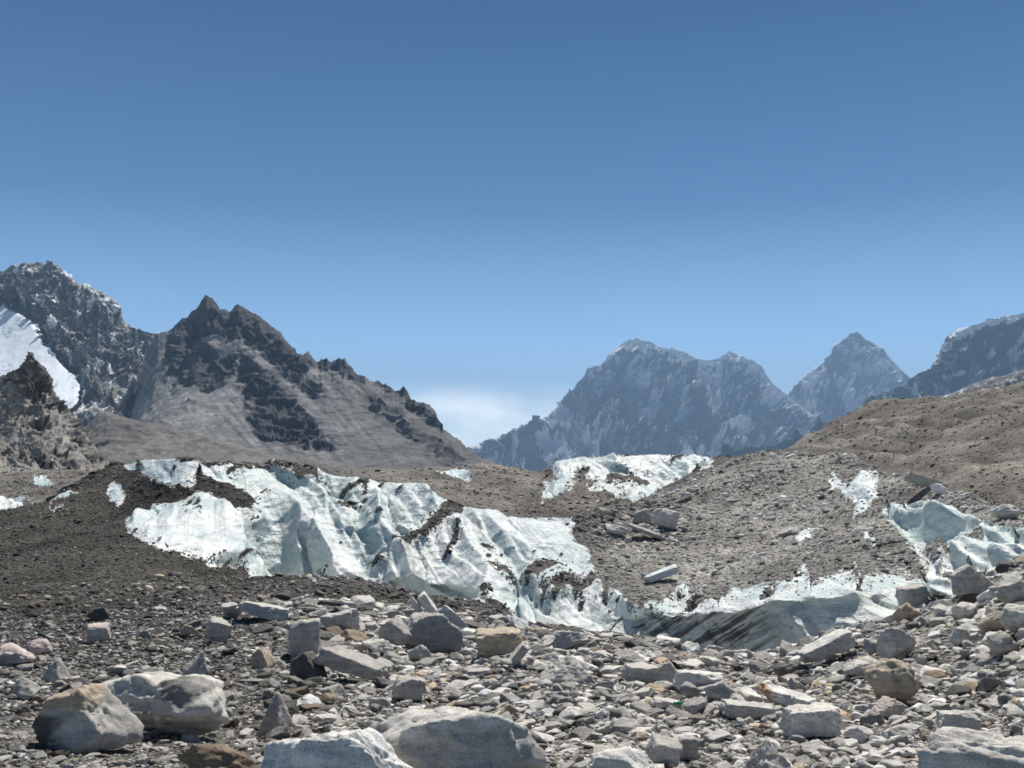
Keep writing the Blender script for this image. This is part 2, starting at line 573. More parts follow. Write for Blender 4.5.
I4 = [(549, 468), (556, 459), (579, 450), (626, 450), (655, 452), (693, 454), (722, 456), (712, 466), (696, 471), (681, 478), (661, 486), (652, 495), (640, 499), (626, 500), (610, 492), (590, 492), (575, 489), (561, 497), (541, 503), (540, 497), (547, 486), (558, 477)]
I4_not = [[(574, 489), (576, 482), (586, 477), (592, 486), (584, 492)], [(602, 478), (612, 472), (626, 478), (645, 479), (650, 483), (632, 484), (618, 480), (608, 484)]]
I5 = [(436, 474), (450, 466), (467, 467), (468, 484), (452, 480)]
I6 = [(-80, 490), (0, 498), (35, 498), (18, 508), (0, 514), (-80, 520)]
patches = [('ice_patch', 'rough white patch of bare ice high on the brown rubble mound', [(827, 492), (832, 469), (838, 478), (845, 487), (853, 480), (860, 472), (872, 470), (880, 484), (878, 492), (866, 500), (864, 508), (853, 520), (852, 500), (842, 490), (832, 492)]),
           ('ice_patch', 'faint grey white ice patch halfway down the rubble mound', [(792, 540), (800, 524), (812, 517), (810, 532), (803, 536), (800, 545)]),
           ('ice_patch', 'thin pale sliver of ice between two rubble slopes on the right', [(862, 533), (868, 533), (878, 549), (872, 550)]),
           ('snow_patch', 'tall white snow patch on top of the dark gravel mound', [(109, 484), (116, 482), (118, 490), (123, 496), (121, 505), (112, 505), (108, 497)]),
           ('snow_patch', 'small slanted snow streaks on the dark gravel shoulder at left', [(52, 496), (62, 491), (75, 487), (77, 491), (64, 496), (54, 500), (52, 508), (60, 507), (60, 509), (50, 509)])]
patch_far = [('snow_patch', 'scattered white snow flecks on the flat gravel below the left rock hill', [(34, 481), (46, 478), (54, 482), (60, 480), (62, 484), (50, 487), (38, 486)])]


def region(poly, nots, zone, wob=1.0):
    r = inpoly(ax if wob else PX, ay if wob else PY, poly) & zone
    for n in nots:
        r &= ~inpoly(ax, ay, n)
    return r


lab = np.zeros((NR, NC), int)
lab[region(I1, I1_not, mid)] = 1
lab[region(I2, [], mid & (segm < 9.0))] = 2
lab[region(I3, I3_not, mid)] = 3
lab[region(I4, I4_not, farz)] = 4
lab[region(I5, [], farz)] = 5
lab[region(I6, [], (segm > 10) & (segm < 13))] = 6
for k, pt in enumerate(patches):
    lab[region(pt[2], [], mid)] = 10 + k
for k, pt in enumerate(patch_far):
    lab[region(pt[2], [], (segm > 10) & (segm < 13))] = 20 + k
# tongues of gravel lying across the lower ice, rising to the right
tg = fbm(np.stack([(0.5 * PX + 0.87 * PY) / 10.0, (0.87 * PX - 0.5 * PY) / 34.0, PX * 0 + 5], -1), 4, 0.6)
zone = ((lab == 1) & (PX > 480) & (PY > 545)) | ((lab == 2) & (segm > 8.03))
lab[zone & (tg > np.where(lab == 2, 0.40, 0.50))] = 0
zone = (lab == 3) | (lab == 4) | ((lab == 1) & (PX < 480))
lab[zone & (tg > np.where(lab == 1, 0.74, np.where(lab == 3, 0.66, 0.60)))] = 0
ice = (lab > 0).astype(float)
ice_s = smooth1(smooth1(ice, 1.5, 0), 1.5, 1)

# ---- displacement
N = grid_normals(V)
N = np.where(N[..., 2:3] < 0, -N, N)
dist = np.maximum(Dg, 4)
cell = dist / FPX * 1.6
fadefar = np.clip(1 - (Dg - 300) / 600, 0, 1)
disp = np.zeros((NR, NC))
for k, lam in enumerate((24, 12, 6, 3, 1.5, 0.75, 0.38, 0.19)):
    w = sstep(2.0, 4.0, lam / cell) * sstep(5.5, 3.0, lam / dist * 10)
    disp += w * 0.052 * lam * perlin(q / lam + 31.7 * k) * (1 - 0.8 * ice_s)
# rills running down the far hillside
hill = (segm > 12) & (segm < 13.2)
rill = smooth1(ridged(np.stack([q[..., 0] / 11 + q[..., 2] / 20, q[..., 1] / 90, q[..., 2] / 60 + 3], -1), 3), 1.5, 1)
hx = sstep(750, 830, PX)
disp += np.where(hill, (rill - 0.9) * 1.2 * hx, 0)
# flutes and hollows in the ice
sl = np.stack([(q[..., 0] + 0.55 * (q[..., 2] + q[..., 1] * 0.3)), 0.25 * q[..., 1] - 0.25 * q[..., 2] * 1.0 + 0.25 * q[..., 0], q[..., 2] * 0.16], -1)
far_ice = np.where(Dg > 105, 1.1, 1.0)
cc_ = q[..., 0] + 0.55 * (q[..., 2] + 0.3 * q[..., 1])
low = np.stack([cc_ / 16, q[..., 1] / 30, q[..., 2] / 12], -1)


def ribs(per, wob, o):
    t_ = cc_ / per + wob * fbm(low * (8.0 / per) ** 0.5 + o, 3)
    f_ = t_ - np.floor(t_)
    w_ = np.where(f_ < 0.72, f_ / 0.72, (1 - f_) / 0.28)
    am = np.clip(0.55 + 0.9 * perlin(np.stack([np.floor(t_) * 3.7 + o, q[..., 2] / 6, q[..., 1] / 20], -1)), 0.05, 1.4)
    return (w_ ** 1.3 - 0.45) * am


fl = ribs(7.5, 0.9, 3.3) * 2.1 + ribs(2.9, 0.8, 21.0) * 1.0 + ribs(1.1, 0.7, 37.0) * 0.22
fl += 1.5 * fbm(low * 1.3 + 90, 2)
fl += (ridged(q / np.array([1.6, 1.6, 0.8]) + 4.4, 3) - 0.9) * 0.09
fl *= 1 - 0.55 * sstep(9.5, 10.0, segm) * (segm < 11) - 0.5 * sstep(12.6, 13.0, segm)
v3 = np.stack([q[..., 0] + 0.25 * q[..., 2], q[..., 1] * 0.15, q[..., 2] * 0.12], -1)
fl3 = (ridged(v3 / 3.2 + 2.2, 2) - 0.8) * 1.5 + (ridged(v3 / 1.1 + 5.2, 2) - 0.8) * 0.5
fl = np.where(lab == 3, np.maximum(fl, -0.25) * 0.4 + fl3 * sstep(9.95, 9.3, segm), fl)
ice_in = sstep(0.52, 0.95, smooth1(smooth1(ice, 5, 0), 5, 1))
band = np.where((lab == 2), 0.35, np.where(lab == 3, 0.8, 1.0))
band = np.where((lab == 1) & (PX < 225) & (segm > 9.0), 0.3, band)
disp += fl * ice_in * far_ice * band
disp *= 1 - 0.75 * sstep(860, 900, PX) * sstep(9.35, 9.8, segm) * sstep(11.2, 10.6, segm)
disp *= fadefar
# keep the ground under the viewer quiet
disp *= sstep(1.0, 6.0, Dg) * 0.9 + 0.1
V = V + N * disp[..., None]
# undercut of the lower ice walls: the foot recedes below the lip
foot = sstep(7.0, 7.5, segm) * sstep(8.0, 7.72, segm)
und = sstep(630, 660, PX) * sstep(925, 890, PX) * 0.08 + sstep(340, 365, PX) * sstep(480, 455, PX) * 0.6
V[..., 1] += foot * und
Nn = grid_normals(V)
Nn = np.where(Nn[..., 2:3] < -0.2, -Nn, Nn)

# ---- colours of the ground
def c3(*v):
    return np.array(v)


base = np.zeros((NR, NC, 3)) + c3(0.105, 0.10, 0.092)
leftw = sstep(330, 210, PX) * sstep(3.6, 5.0, segm) * sstep(11.5, 10.8, segm)
base = base * (1 - leftw[..., None]) + leftw[..., None] * c3(0.073, 0.068, 0.059)
leftf = sstep(300, 120, PX) * sstep(1.0, 3.0, segm) * sstep(5.0, 3.6, segm)
base = base * (1 - 0.45 * leftf[..., None])
rightw = sstep(560, 640, PX) * sstep(7.5, 8.5, segm) * sstep(11.5, 10.8, segm)
base = base * (1 - rightw[..., None]) + rightw[..., None] * c3(0.30, 0.287, 0.264)
hw = sstep(740, 800, PX) * sstep(11.2, 11.8, segm)
base = base * (1 - hw[..., None]) + hw[..., None] * c3(0.20, 0.183, 0.16)
ml = sstep(11.0, 11.4, segm) * sstep(700, 560, PX)
base = base * (1 - ml[..., None]) + ml[..., None] * c3(0.20, 0.185, 0.165)
tone = fbm(q / 7.0 + 70, 4)
strk = fbm(np.stack([(q[..., 0] + 0.4 * q[..., 2]) / 1.6, q[..., 1] / 25, q[..., 2] / 14], -1) + 21, 4)
base *= (1 + 0.38 * tone + 0.22 * strk * (segm > 5))[..., None]
base *= (1 - 0.3 * sstep(0.15, 0.6, fbm(q / 18.0 + 11, 3)))[..., None]
base *= (1 + 0.5 * hw * np.clip(rill - 0.9, -0.6, 0.6))[..., None]  # rill shading put into the colour: hollows darker, ribs paler
base = np.clip(base, 0.02, 0.9)

crust_shade = 0.48 + 0.5 * (Nn[..., 2] - 0.62) + 0.4 * np.clip(fl / 2.2, -0.8, 0.6)
crust_shade += 0.35 * sstep(8.6, 8.0, segm) * (segm > 7.9)
crust_shade = np.where(lab == 2, np.where(segm < 7.9, 0.10, 0.5 + 0.5 * fbm(q / 1.5 + 8, 3)), crust_shade)
crust_shade = np.where(lab == 3, crust_shade - 0.22 - 0.25 * sstep(940, 1000, PX), np.where(lab == 4, crust_shade - 0.22, crust_shade))  # shade of the right and far ice faces put in by lowering the white
crust_shade = np.where(lab >= 10, 0.55 + 0.4 * fbm(q / 1.2, 3), crust_shade)
crust_shade = np.clip(crust_shade, 0, 1)
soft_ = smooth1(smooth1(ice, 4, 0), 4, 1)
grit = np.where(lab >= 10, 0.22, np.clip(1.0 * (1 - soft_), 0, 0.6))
silt = np.where((lab == 2) & (segm < 7.98), 0.7, 0.0) + np.where(lab == 3, 0.3, 0) + np.where((lab == 1) & (segm < 8.0), 0.35, 0)  # amount of the pale tint that brightens the shaded walls
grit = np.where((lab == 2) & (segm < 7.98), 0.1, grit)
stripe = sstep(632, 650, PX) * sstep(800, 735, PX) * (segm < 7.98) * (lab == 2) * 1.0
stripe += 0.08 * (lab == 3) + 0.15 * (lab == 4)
stripe += 0.12 * (lab == 1) * (segm > 8.3)

Vf = V.reshape(-1, 3)
Fg = grid_faces(NR, NC)
flab = lab[:-1, :-1]
fseg = segm[:-1, :-1]
fpx = PX[:-1, :-1]
at_all = {'col': base.reshape(-1, 3), 'crust_shade': crust_shade.reshape(-1), 'stripe': stripe.reshape(-1), 'grit': grit.reshape(-1), 'silt': silt.reshape(-1)}
Ff = Fg.reshape(-1, 4)
at_g = {'col': at_all['col']}
at_i = {k_: at_all[k_] for k_ in ('crust_shade', 'stripe', 'grit', 'silt')}


def put(name, sel, mat, at):
    return sub_mesh(name, Vf, Ff, sel.reshape(-1), mat, at)


g0 = flab == 0
midz = (fseg >= 4.2) & (fseg < 11)
tag(put('ground', g0 & (fseg < 4.2), M_gravel, at_g), 'near ground of grey grit and sand under the scattered rocks', 'ground', kind='structure')
tag(put('moraine_hill', g0 & midz & (fpx < 330), M_gravel, at_g), 'dark grey brown gravel mound sloping down beside the big ice wall', 'hill', kind='structure')
tag(put('moraine_hill', g0 & midz & (fpx >= 330) & (fpx < 545), M_gravel, at_g), 'low gravel hump and rubble tongues at the foot of the big ice wall', 'hill', kind='structure')
tag(put('moraine_hill', g0 & midz & (fpx >= 545), M_gravel, at_g), 'big pale brown rubble mound above the striped ice face', 'hill', kind='structure')
tag(put('moraine_ridge', g0 & (fseg >= 11) & (fseg < 14) & (fpx >= 745), M_gravel, at_g), 'long tan moraine slope with eroded rills rising to the right edge', 'ridge', kind='structure')
tag(put('terrain', g0 & (fseg >= 11) & ((fpx < 745) | (fseg >= 14)), M_gravel, at_g), 'grey rubble valley floor stretching away behind the ice', 'terrain', kind='structure')
icel = {1: ('ice_cliff', 'tall fluted white and pale blue ice wall in the middle of the valley'),
        2: ('ice_cliff', 'undercut grey green ice face with dark tilted silt stripes behind the near rocks'),
        3: ('ice_cliff', 'shaded blue grey ice face under the rocky rim at the right edge'),
        4: ('ice_cliff', 'farther pale ice cliff in the gap below the blue mountains'),
        5: ('ice_patch', 'small pale ice face on the gravel hump below the dark ridge end'),
        6: ('ice_patch', 'bluish sliver of ice at the left edge beyond the dark gravel mound')}
for k, (nm, lb) in icel.items():
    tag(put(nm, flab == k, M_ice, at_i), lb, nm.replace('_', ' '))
for k, pt in enumerate(patches):
    tag(put(pt[0], flab == 10 + k, M_ice, at_i), pt[1], pt[0].replace('_', ' '))
for k, pt in enumerate(patch_far):
    tag(put(pt[0], flab == 20 + k, M_ice, at_i), pt[1], pt[0].replace('_', ' '))
# ground behind the viewer
yy, xx = np.meshgrid(np.linspace(1.3, -60, 40), np.linspace(-60, 60, 60), indexing='ij')
zz = 0.0 - 0.02 + 0.05 * fbm(np.stack([xx / 5, yy / 5, xx * 0], -1), 3) - 0.12 * sstep(0.0, 1.3, yy)
vb = np.stack([xx, yy, zz], -1).reshape(-1, 3)
tag(mesh_np('ground', vb, grid_faces(40, 60).reshape(-1, 4), M_gravel, True, {'col': np.zeros((2400, 3)) + 0.17}), 'flat grey gravel where the viewer stands', 'ground', kind='structure')

# ------------------------------------------------------------------ stones
QX, QY = project(V)


def ico(n):
    import bmesh
    bm = bmesh.new()
    bmesh.ops.create_icosphere(bm, subdivisions=n, radius=1.0)
    v = np.array([p.co[:] for p in bm.verts])
    f = np.array([[l.index for l in fa.verts] for fa in bm.faces])
    bm.free()
    return v, f


ICO = {n: ico(n) for n in (1, 2, 3, 4, 5)}


def planes_for(kind, r):
    """normals and offsets of the cutting planes of an angular stone"""
    pl = []
    def add(n, o):
        n = np.array(n, float)
        pl.append((n / np.linalg.norm(n), o))
    j = lambda a: r.uniform(-a, a)
    if kind in ('box', 'slab'):
        for ax_ in range(3):
            for s in (-1, 1):
                n = np.array([j(.16), j(.16), j(.12)])
                n[ax_] = s
                add(n, r.uniform(.60, .70))
        for _ in range(6):
            add((j(1), j(1), j(1)), r.uniform(.78, .92))
    elif kind == 'wedge':
        add((0.75, -0.1, 0.75), .42)
        add((-0.35, 0.1, 0.9), .55)
        add((0.1, -0.9, 0.45), .55)
        add((0, 0, -1), .5)
        add((-0.95, -.2, 0.1), .75)
        for _ in range(8):
            add((j(1), j(1), j(1)), r.uniform(.7, .9))
    elif kind == 'peak':
        for a in np.arange(4) * math.pi / 2 + r.uniform(0, 1.5):
            add((math.cos(a), math.sin(a), r.uniform(.35, .75)), r.uniform(.40, .52))
        add((0, 0, -1), .6)
        for _ in range(6):
            add((j(1), j(1), j(1)), r.uniform(.72, .9))
    elif kind == 'front':
        add((0.06, -1, 0.16), .50)
        add((-0.15, -0.12, 1), .62)
        add((0.5, 0.3, 0.75), .70)
        add((-0.7, -.3, 0.6), .72)
        add((0, 0, -1), .5)
        for _ in range(16):
            add((j(1), j(1), j(1)), r.uniform(.72, .92))
    elif kind == 'round':
        for _ in range(22):
            add((j(1), j(1), j(1)), r.uniform(.74, .92))
    elif kind == 'long':
        for a in np.arange(5) * 2 * math.pi / 5 + r.uniform(0, 1):
            add((j(.2), math.cos(a), math.sin(a)), r.uniform(.5, .66))
        for _ in range(9):
            add((j(1), j(1), j(1)), r.uniform(.66, .9))
    else:
        for _ in range(13):
            add((j(1), j(1), j(1)), r.uniform(.5, .85))
    return pl


def stone_shape(kind, seed, level, rough=0.03, soft=0.0):
    r = random.Random(seed)
    v, f = ICO[level]
    pl = planes_for(kind, r)
    nn = np.array([p[0] for p in pl])
    oo = np.array([p[1] for p in pl])
    dots = np.maximum(v @ nn.T, 1e-4)
    o = r.uniform(0, 90)
    if level >= 3:
        ns = np.stack([fbm(v * f_ + o + 13 * k_, 5, 0.58) for k_, f_ in enumerate((1.6, 2.3, 3.1))], 1)
        pert = 1 + 0.9 * rough * ns[:, np.arange(len(pl)) % 3]
    else:
        pert = 1.0
    rad = np.minimum(oo[None] * pert / dots, 1.35)
    if soft > 0:
        k = 1.0 / soft
        m = rad.min(1, keepdims=True)
        rr = m[:, 0] - np.log(np.exp(-(rad - m) * k).sum(1)) / k
    else:
        rr = rad.min(1)
    rr = np.minimum(rr, 1.3)
    if level >= 4:
        # shell shaped flakes broken out of the faces
        for _ in range(7):
            n_ = np.array([r.gauss(0, 1) for _k in range(3)])
            n_ /= np.linalg.norm(n_)
            e_ = v @ n_ + 0.10 * ns[:, _ % 3]
            c_ = r.uniform(.72, .93)
            rr = rr * (1 - r.uniform(.02, .06) * sstep(c_, c_ + 0.035, e_))
        # parting planes
        n_ = np.array([r.gauss(0, .4), r.gauss(0, .4), 1.0])
        lay = (v * rr[:, None]) @ n_ * r.uniform(5, 9) + 0.5 * ns[:, 0]
        rr = rr * (1 - 0.012 * sstep(0.75, 0.85, np.abs((lay % 1) * 2 - 1)))
    p = v * rr[:, None]
    if rough > 0:
        p = p * (1 + 0.3 * rough * fbm(p * 6 + o, 5, 0.62))[:, None]
    lo, hi = p.min(0), p.max(0)
    p = (p - (lo + hi) / 2) / (hi - lo)     # unit box
    return p, f


def rot_zyx(yaw, pitch, roll):
    cy, sy, cp, sp, cr, sr = np.cos(yaw), np.sin(yaw), np.cos(pitch), np.sin(pitch), np.cos(roll), np.sin(roll)
    Rz = np.array([[cy, -sy, 0], [sy, cy, 0], [0, 0, 1]])
    Rx = np.array([[1, 0, 0], [0, cp, -sp], [0, sp, cp]])
    Ry = np.array([[cr, 0, sr], [0, 1, 0], [-sr, 0, cr]])
    return Rz @ Rx @ Ry


TONE = {'pale': (0.57, 0.545, 0.50), 'white': (0.70, 0.68, 0.64), 'grey': (0.43, 0.41, 0.375), 'dark': (0.11, 0.106, 0.10),
        'tan': (0.46, 0.39, 0.30), 'brown': (0.22, 0.165, 0.115), 'rust': (0.42, 0.22, 0.085), 'pink': (0.52, 0.45, 0.41), 'ice': (0.8, 0.84, 0.86)}

# x0, x1, y0, y1 in the picture, kind, tone, depth factor, roll, yaw, label
HERO = [
    (83, 219, 661, 738, 'long', 'pale', .7, 4, -8, 'long lumpy pale boulder with a dark oval stain near its right end', 'stain'),
    (18, 121, 674, 752, 'wedge', 'grey', .9, 6, 0, 'wedge shaped boulder with a tan top and black shaded front at lower left', 'tantop_shade'),
    (143, 164, 711, 731, 'any', 'rust', .9, 0, 20, 'small orange tan stone under the long lumpy pale boulder', ''),
    (166, 252, 728, 786, 'any', 'brown', .9, 5, 10, 'flaky brown boulder at the bottom edge beside a white sloping slab', ''),
    (244, 434, 726, 822, 'wedge', 'white', .38, 7, -4, 'bright white grooved slab sloping down to the right at the bottom edge', ''),
    (354, 546, 690, 786, 'front', 'grey', .55, -2, 0, 'largest smooth grey boulder with a pale sunlit top at the bottom centre', 'sunlit_top'),
    (398, 463, 607, 653, 'front', 'grey', .7, 0, 5, 'big rounded grey boulder leaning beside two white tilted slabs', ''),
    (378, 412, 618, 650, 'wedge', 'grey', .9, -16, 0, 'grey half boulder split off the left side of a rounded one', ''),
    (288, 321, 614, 660, 'box', 'grey', .8, 4, 14, 'upright grey block standing on a black slab', ''),
    (290, 326, 648, 682, 'wedge', 'dark', .9, 0, 0, 'black pointed slab under the upright grey block', ''),
    (318, 359, 606, 634, 'any', 'pale', .9, 8, 0, 'pale angular boulder right of the upright grey block', ''),
    (313, 389, 640, 683, 'slab', 'grey', .6, 22, 0, 'long grey slab tilting down to the right from the upright block', ''),
    (230, 292, 597, 622, 'slab', 'pale', .7, 12, 0, 'long pale slab lying at the gravel edge below the ice', ''),
    (216, 240, 601, 620, 'any', 'pale', .9, 14, 0, 'pale broken rock touching the left end of a long pale slab', ''),
    (201, 230, 614, 644, 'box', 'grey', .9, 20, 20, 'tilted grey block among dark shards left of the upright block', ''),
    (81, 107, 621, 643, 'box', 'pink', .9, 0, 28, 'pinkish grey block with a black left side on dark gravel', ''),
    (85, 110, 605, 621, 'any', 'dark', .8, -8, 0, 'black angular rock at the foot of the dark gravel mound', ''),
    (179, 199, 623, 638, 'any', 'tan', .9, 0, 0, 'small brownish cube of rock among dark shards', ''),
    (-14, 29, 641, 667, 'round', 'pink', .9, 5, 0, 'rounded pinkish boulder cut by the left edge', ''),
    (23, 50, 637, 655, 'round', 'pink', .9, 5, 0, 'rounded pink grey cobble next to the left edge boulder', ''),
    (38, 63, 655, 682, 'peak', 'grey', .9, 0, 0, 'pointed grey rock standing behind the tan topped boulder', ''),
    (2, 34, 674, 700, 'any', 'grey', .9, 0, 0, 'cracked grey rock at the left edge above the wedge boulder', ''),
    (179, 207, 648, 678, 'peak', 'grey', .8, 14, 0, 'pointed grey rock standing behind the long lumpy pale boulder', ''),
    (249, 273, 644, 670, 'wedge', 'tan', .7, 0, 0, 'thin tan upright rock left of the black pointed slab', ''),
    (257, 290, 687, 738, 'peak', 'grey', .9, 0, 0, 'narrow upright grey rock above the white grooved slab', ''),
    (389, 424, 674, 703, 'box', 'grey', .9, 12, 18, 'squat grey block behind the largest smooth boulder', ''),
    (362, 394, 640, 658, 'any', 'pale', .9, 10, 0, 'pale angular rock in front of the split boulder', ''),
    (408, 432, 643, 664, 'any', 'pale', .8, 24, 0, 'pale rock with a sharp edge in front of the rounded boulder', ''),
    (474, 527, 625, 658, 'box', 'tan', .8, -4, 12, 'double tan block with a flat front right of the rounded boulder', ''),
    (510, 530, 643, 668, 'slab', 'pale', .6, -50, 0, 'narrow pale slab propped against the double tan block', ''),
    (415, 438, 591, 616, 'slab', 'white', .4, 52, 0, 'upper white marbled slab tilted behind the rounded boulder', ''),
    (405, 424, 597, 616, 'slab', 'white', .4, 55, 0, 'lower white marbled slab tilted left of its twin', ''),
    (440, 470, 607, 630, 'slab', 'white', .4, 40, 0, 'thin white slab leaning on the right of the rounded boulder', ''),
    (556, 593, 629, 650, 'any', 'pale', .8, -4, 0, 'flat topped pale boulder at the edge of the crest before the ice', ''),
    (540, 599, 652, 684, 'peak', 'pale', .8, 0, 0, 'roof shaped pale boulder with a shaded left face', ''),
    (624, 664, 663, 684, 'slab', 'pale', .8, 2, 0, 'flat pale slab with a straight shaded front beside a darker upright rock', ''),
    (659, 684, 657, 686, 'wedge', 'grey', .8, 0, 0, 'upright grey rock wedged between two flat pale slabs', ''),
    (677, 727, 665, 694, 'slab', 'white', .8, 6, 0, 'bright white slab with a black shadow under its right end', ''),
    (706, 746, 678, 703, 'wedge', 'grey', .8, 0, 0, 'dark faced grey wedge right of the bright white slab', ''),
    (680, 700, 679, 700, 'any', 'grey', .9, 20, 0, 'small grey block in front of the bright white slab', ''),
    (684, 710, 697, 716, 'any', 'grey', .9, 0, 0, 'grey chunk just right of the green scrap', ''),
    (650, 684, 697, 712, 'slab', 'pale', .7, 10, 0, 'flat pale slab touching the green scrap', ''),
    (722, 780, 700, 722, 'slab', 'pale', .6, 4, 0, 'wide flat slab with a dark end left of the rectangular block', ''),
    (763, 820, 681, 710, 'long', 'white', .7, 12, 0, 'white oblong stone with an orange left end', 'orange'),
    (783, 843, 704, 741, 'box', 'pale', .7, 2, 4, 'rectangular pale block with a flat shaded front', ''),
    (868, 931, 652, 706, 'round', 'tan', .8, 14, 30, 'big crumbly tan boulder with a flat brown right face', ''),
    (879, 919, 623, 661, 'round', 'pale', .8, 0, 0, 'smooth domed pale boulder behind the crumbly tan one', ''),
    (800, 862, 626, 664, 'slab', 'white', .5, -24, 0, 'long white slab tilting up to the right above dark gravel', ''),
    (844, 886, 655, 677, 'round', 'pale', .8, -8, 0, 'smooth pale cobble left of the crumbly tan boulder', ''),
    (869, 909, 695, 719, 'any', 'pink', .8, 0, 0, 'pinkish stone with a white top below the crumbly tan boulder', ''),
    (938, 982, 708, 734, 'slab', 'pale', .7, 3, 0, 'pale flat stone just above the large corner slab', ''),
    (922, 1090, 724, 830, 'box', 'pale', .3, 6, -8, 'large smooth slab filling the bottom right corner', ''),
    (742, 802, 736, 790, 'peak', 'grey', .9, 0, 0, 'rough grey humped rock at the bottom edge right of centre', ''),
    (588, 666, 739, 792, 'any', 'white', .9, 4, 0, 'pale wide boulder cut by the bottom edge with a lit top', ''),
    (648, 684, 733, 770, 'box', 'grey', .9, 24, 10, 'leaning grey block touching the pale boulder at the bottom edge', ''),
    (676, 698, 734, 762, 'box', 'grey', .9, 2, -8, 'squarish grey block with a dark front at the bottom centre right', ''),
    (846, 876, 724, 744, 'round', 'pale', .9, 0, 0, 'low pale lump right of the rectangular block', ''),
    (958, 1003, 560, 594, 'wedge', 'grey', .9, -8, 0, 'large smooth grey boulder under the right ice face', ''),
    (1000, 1044, 572, 606, 'any', 'grey', .9, 0, 0, 'grey boulder cut by the right edge, highest of the edge boulders', ''),
    (1008, 1050, 602, 634, 'round', 'pale', .9, 0, 0, 'bright pale boulder cut by the right edge', ''),
    (984, 1016, 608, 634, 'any', 'tan', .9, 0, 0, 'tan boulder just left of the bright edge boulder', ''),
    (992, 1022, 628, 656, 'round', 'grey', .9, 0, 0, 'grey rounded boulder below the bright edge boulder', ''),
    (955, 982, 600, 620, 'round', 'pale', .9, 0, 0, 'pale cobble on the slope below the right ice face', ''),
    (952, 974, 625, 646, 'round', 'pale', .9, 0, 0, 'small smooth round pale stone alone on the right gravel slope', ''),
    (898, 934, 583, 608, 'box', 'grey', .8, -10, 0, 'dull grey slab standing in front of the lit ice edge', ''),
    (896, 924, 600, 622, 'any', 'tan', .8, 0, 0, 'buff boulder below the dull grey slab near the ice edge', ''),
    (652, 681, 505, 530, 'box', 'pale', .9, 12, 40, 'biggest pale block lying on the far rubble mound', ''),
    (633, 654, 507, 526, 'wedge', 'grey', .9, 10, 20, 'grey block left of the biggest pale block on the mound', ''),
    (628, 672, 522, 541, 'long', 'grey', .5, 24, 0, 'long dark underside slab below the two blocks on the mound', ''),
    (605, 630, 522, 537, 'any', 'pale', .8, 0, 0, 'pale lumpy rock at the left end of the mound blocks', ''),
    (643, 678, 563, 582, 'slab', 'ice', .6, -24, 0, 'white tilted slab of ice with a dark shadow below on the mound', ''),
    (994, 1022, 502, 519, 'round', 'pale', .8, 0, 0, 'pale boulder on the rocky rim above the right ice face', ''),
    (904, 948, 470, 490, 'slab', 'grey', .5, 18, 0, 'flat grey slab on the rocky rim of the moraine', ''),
    (930, 950, 482, 494, 'any', 'white', .7, 12, 0, 'small white rock at the lower end of the flat rim slab', ''),
    (780, 800, 526, 535, 'any', 'pale', .8, -16, 0, 'pale flat stone on the middle of the rubble mound', ''),
]

obj_shape = []


def locate(x, y, segmin=0, segmax=13.3):
    r = (QX - x) ** 2 + ((QY - y)) ** 2
    r = np.where((segm >= segmin) & (segm <= segmax) & (Dg > 1.5), r, 1e9)
    ok = r < max(6.0, r.min() * 1.2)
    d_ = np.where(ok, V[..., 1], 1e9)
    k = np.unravel_index(np.argmin(d_), d_.shape)
    return V[k], Nn[k]


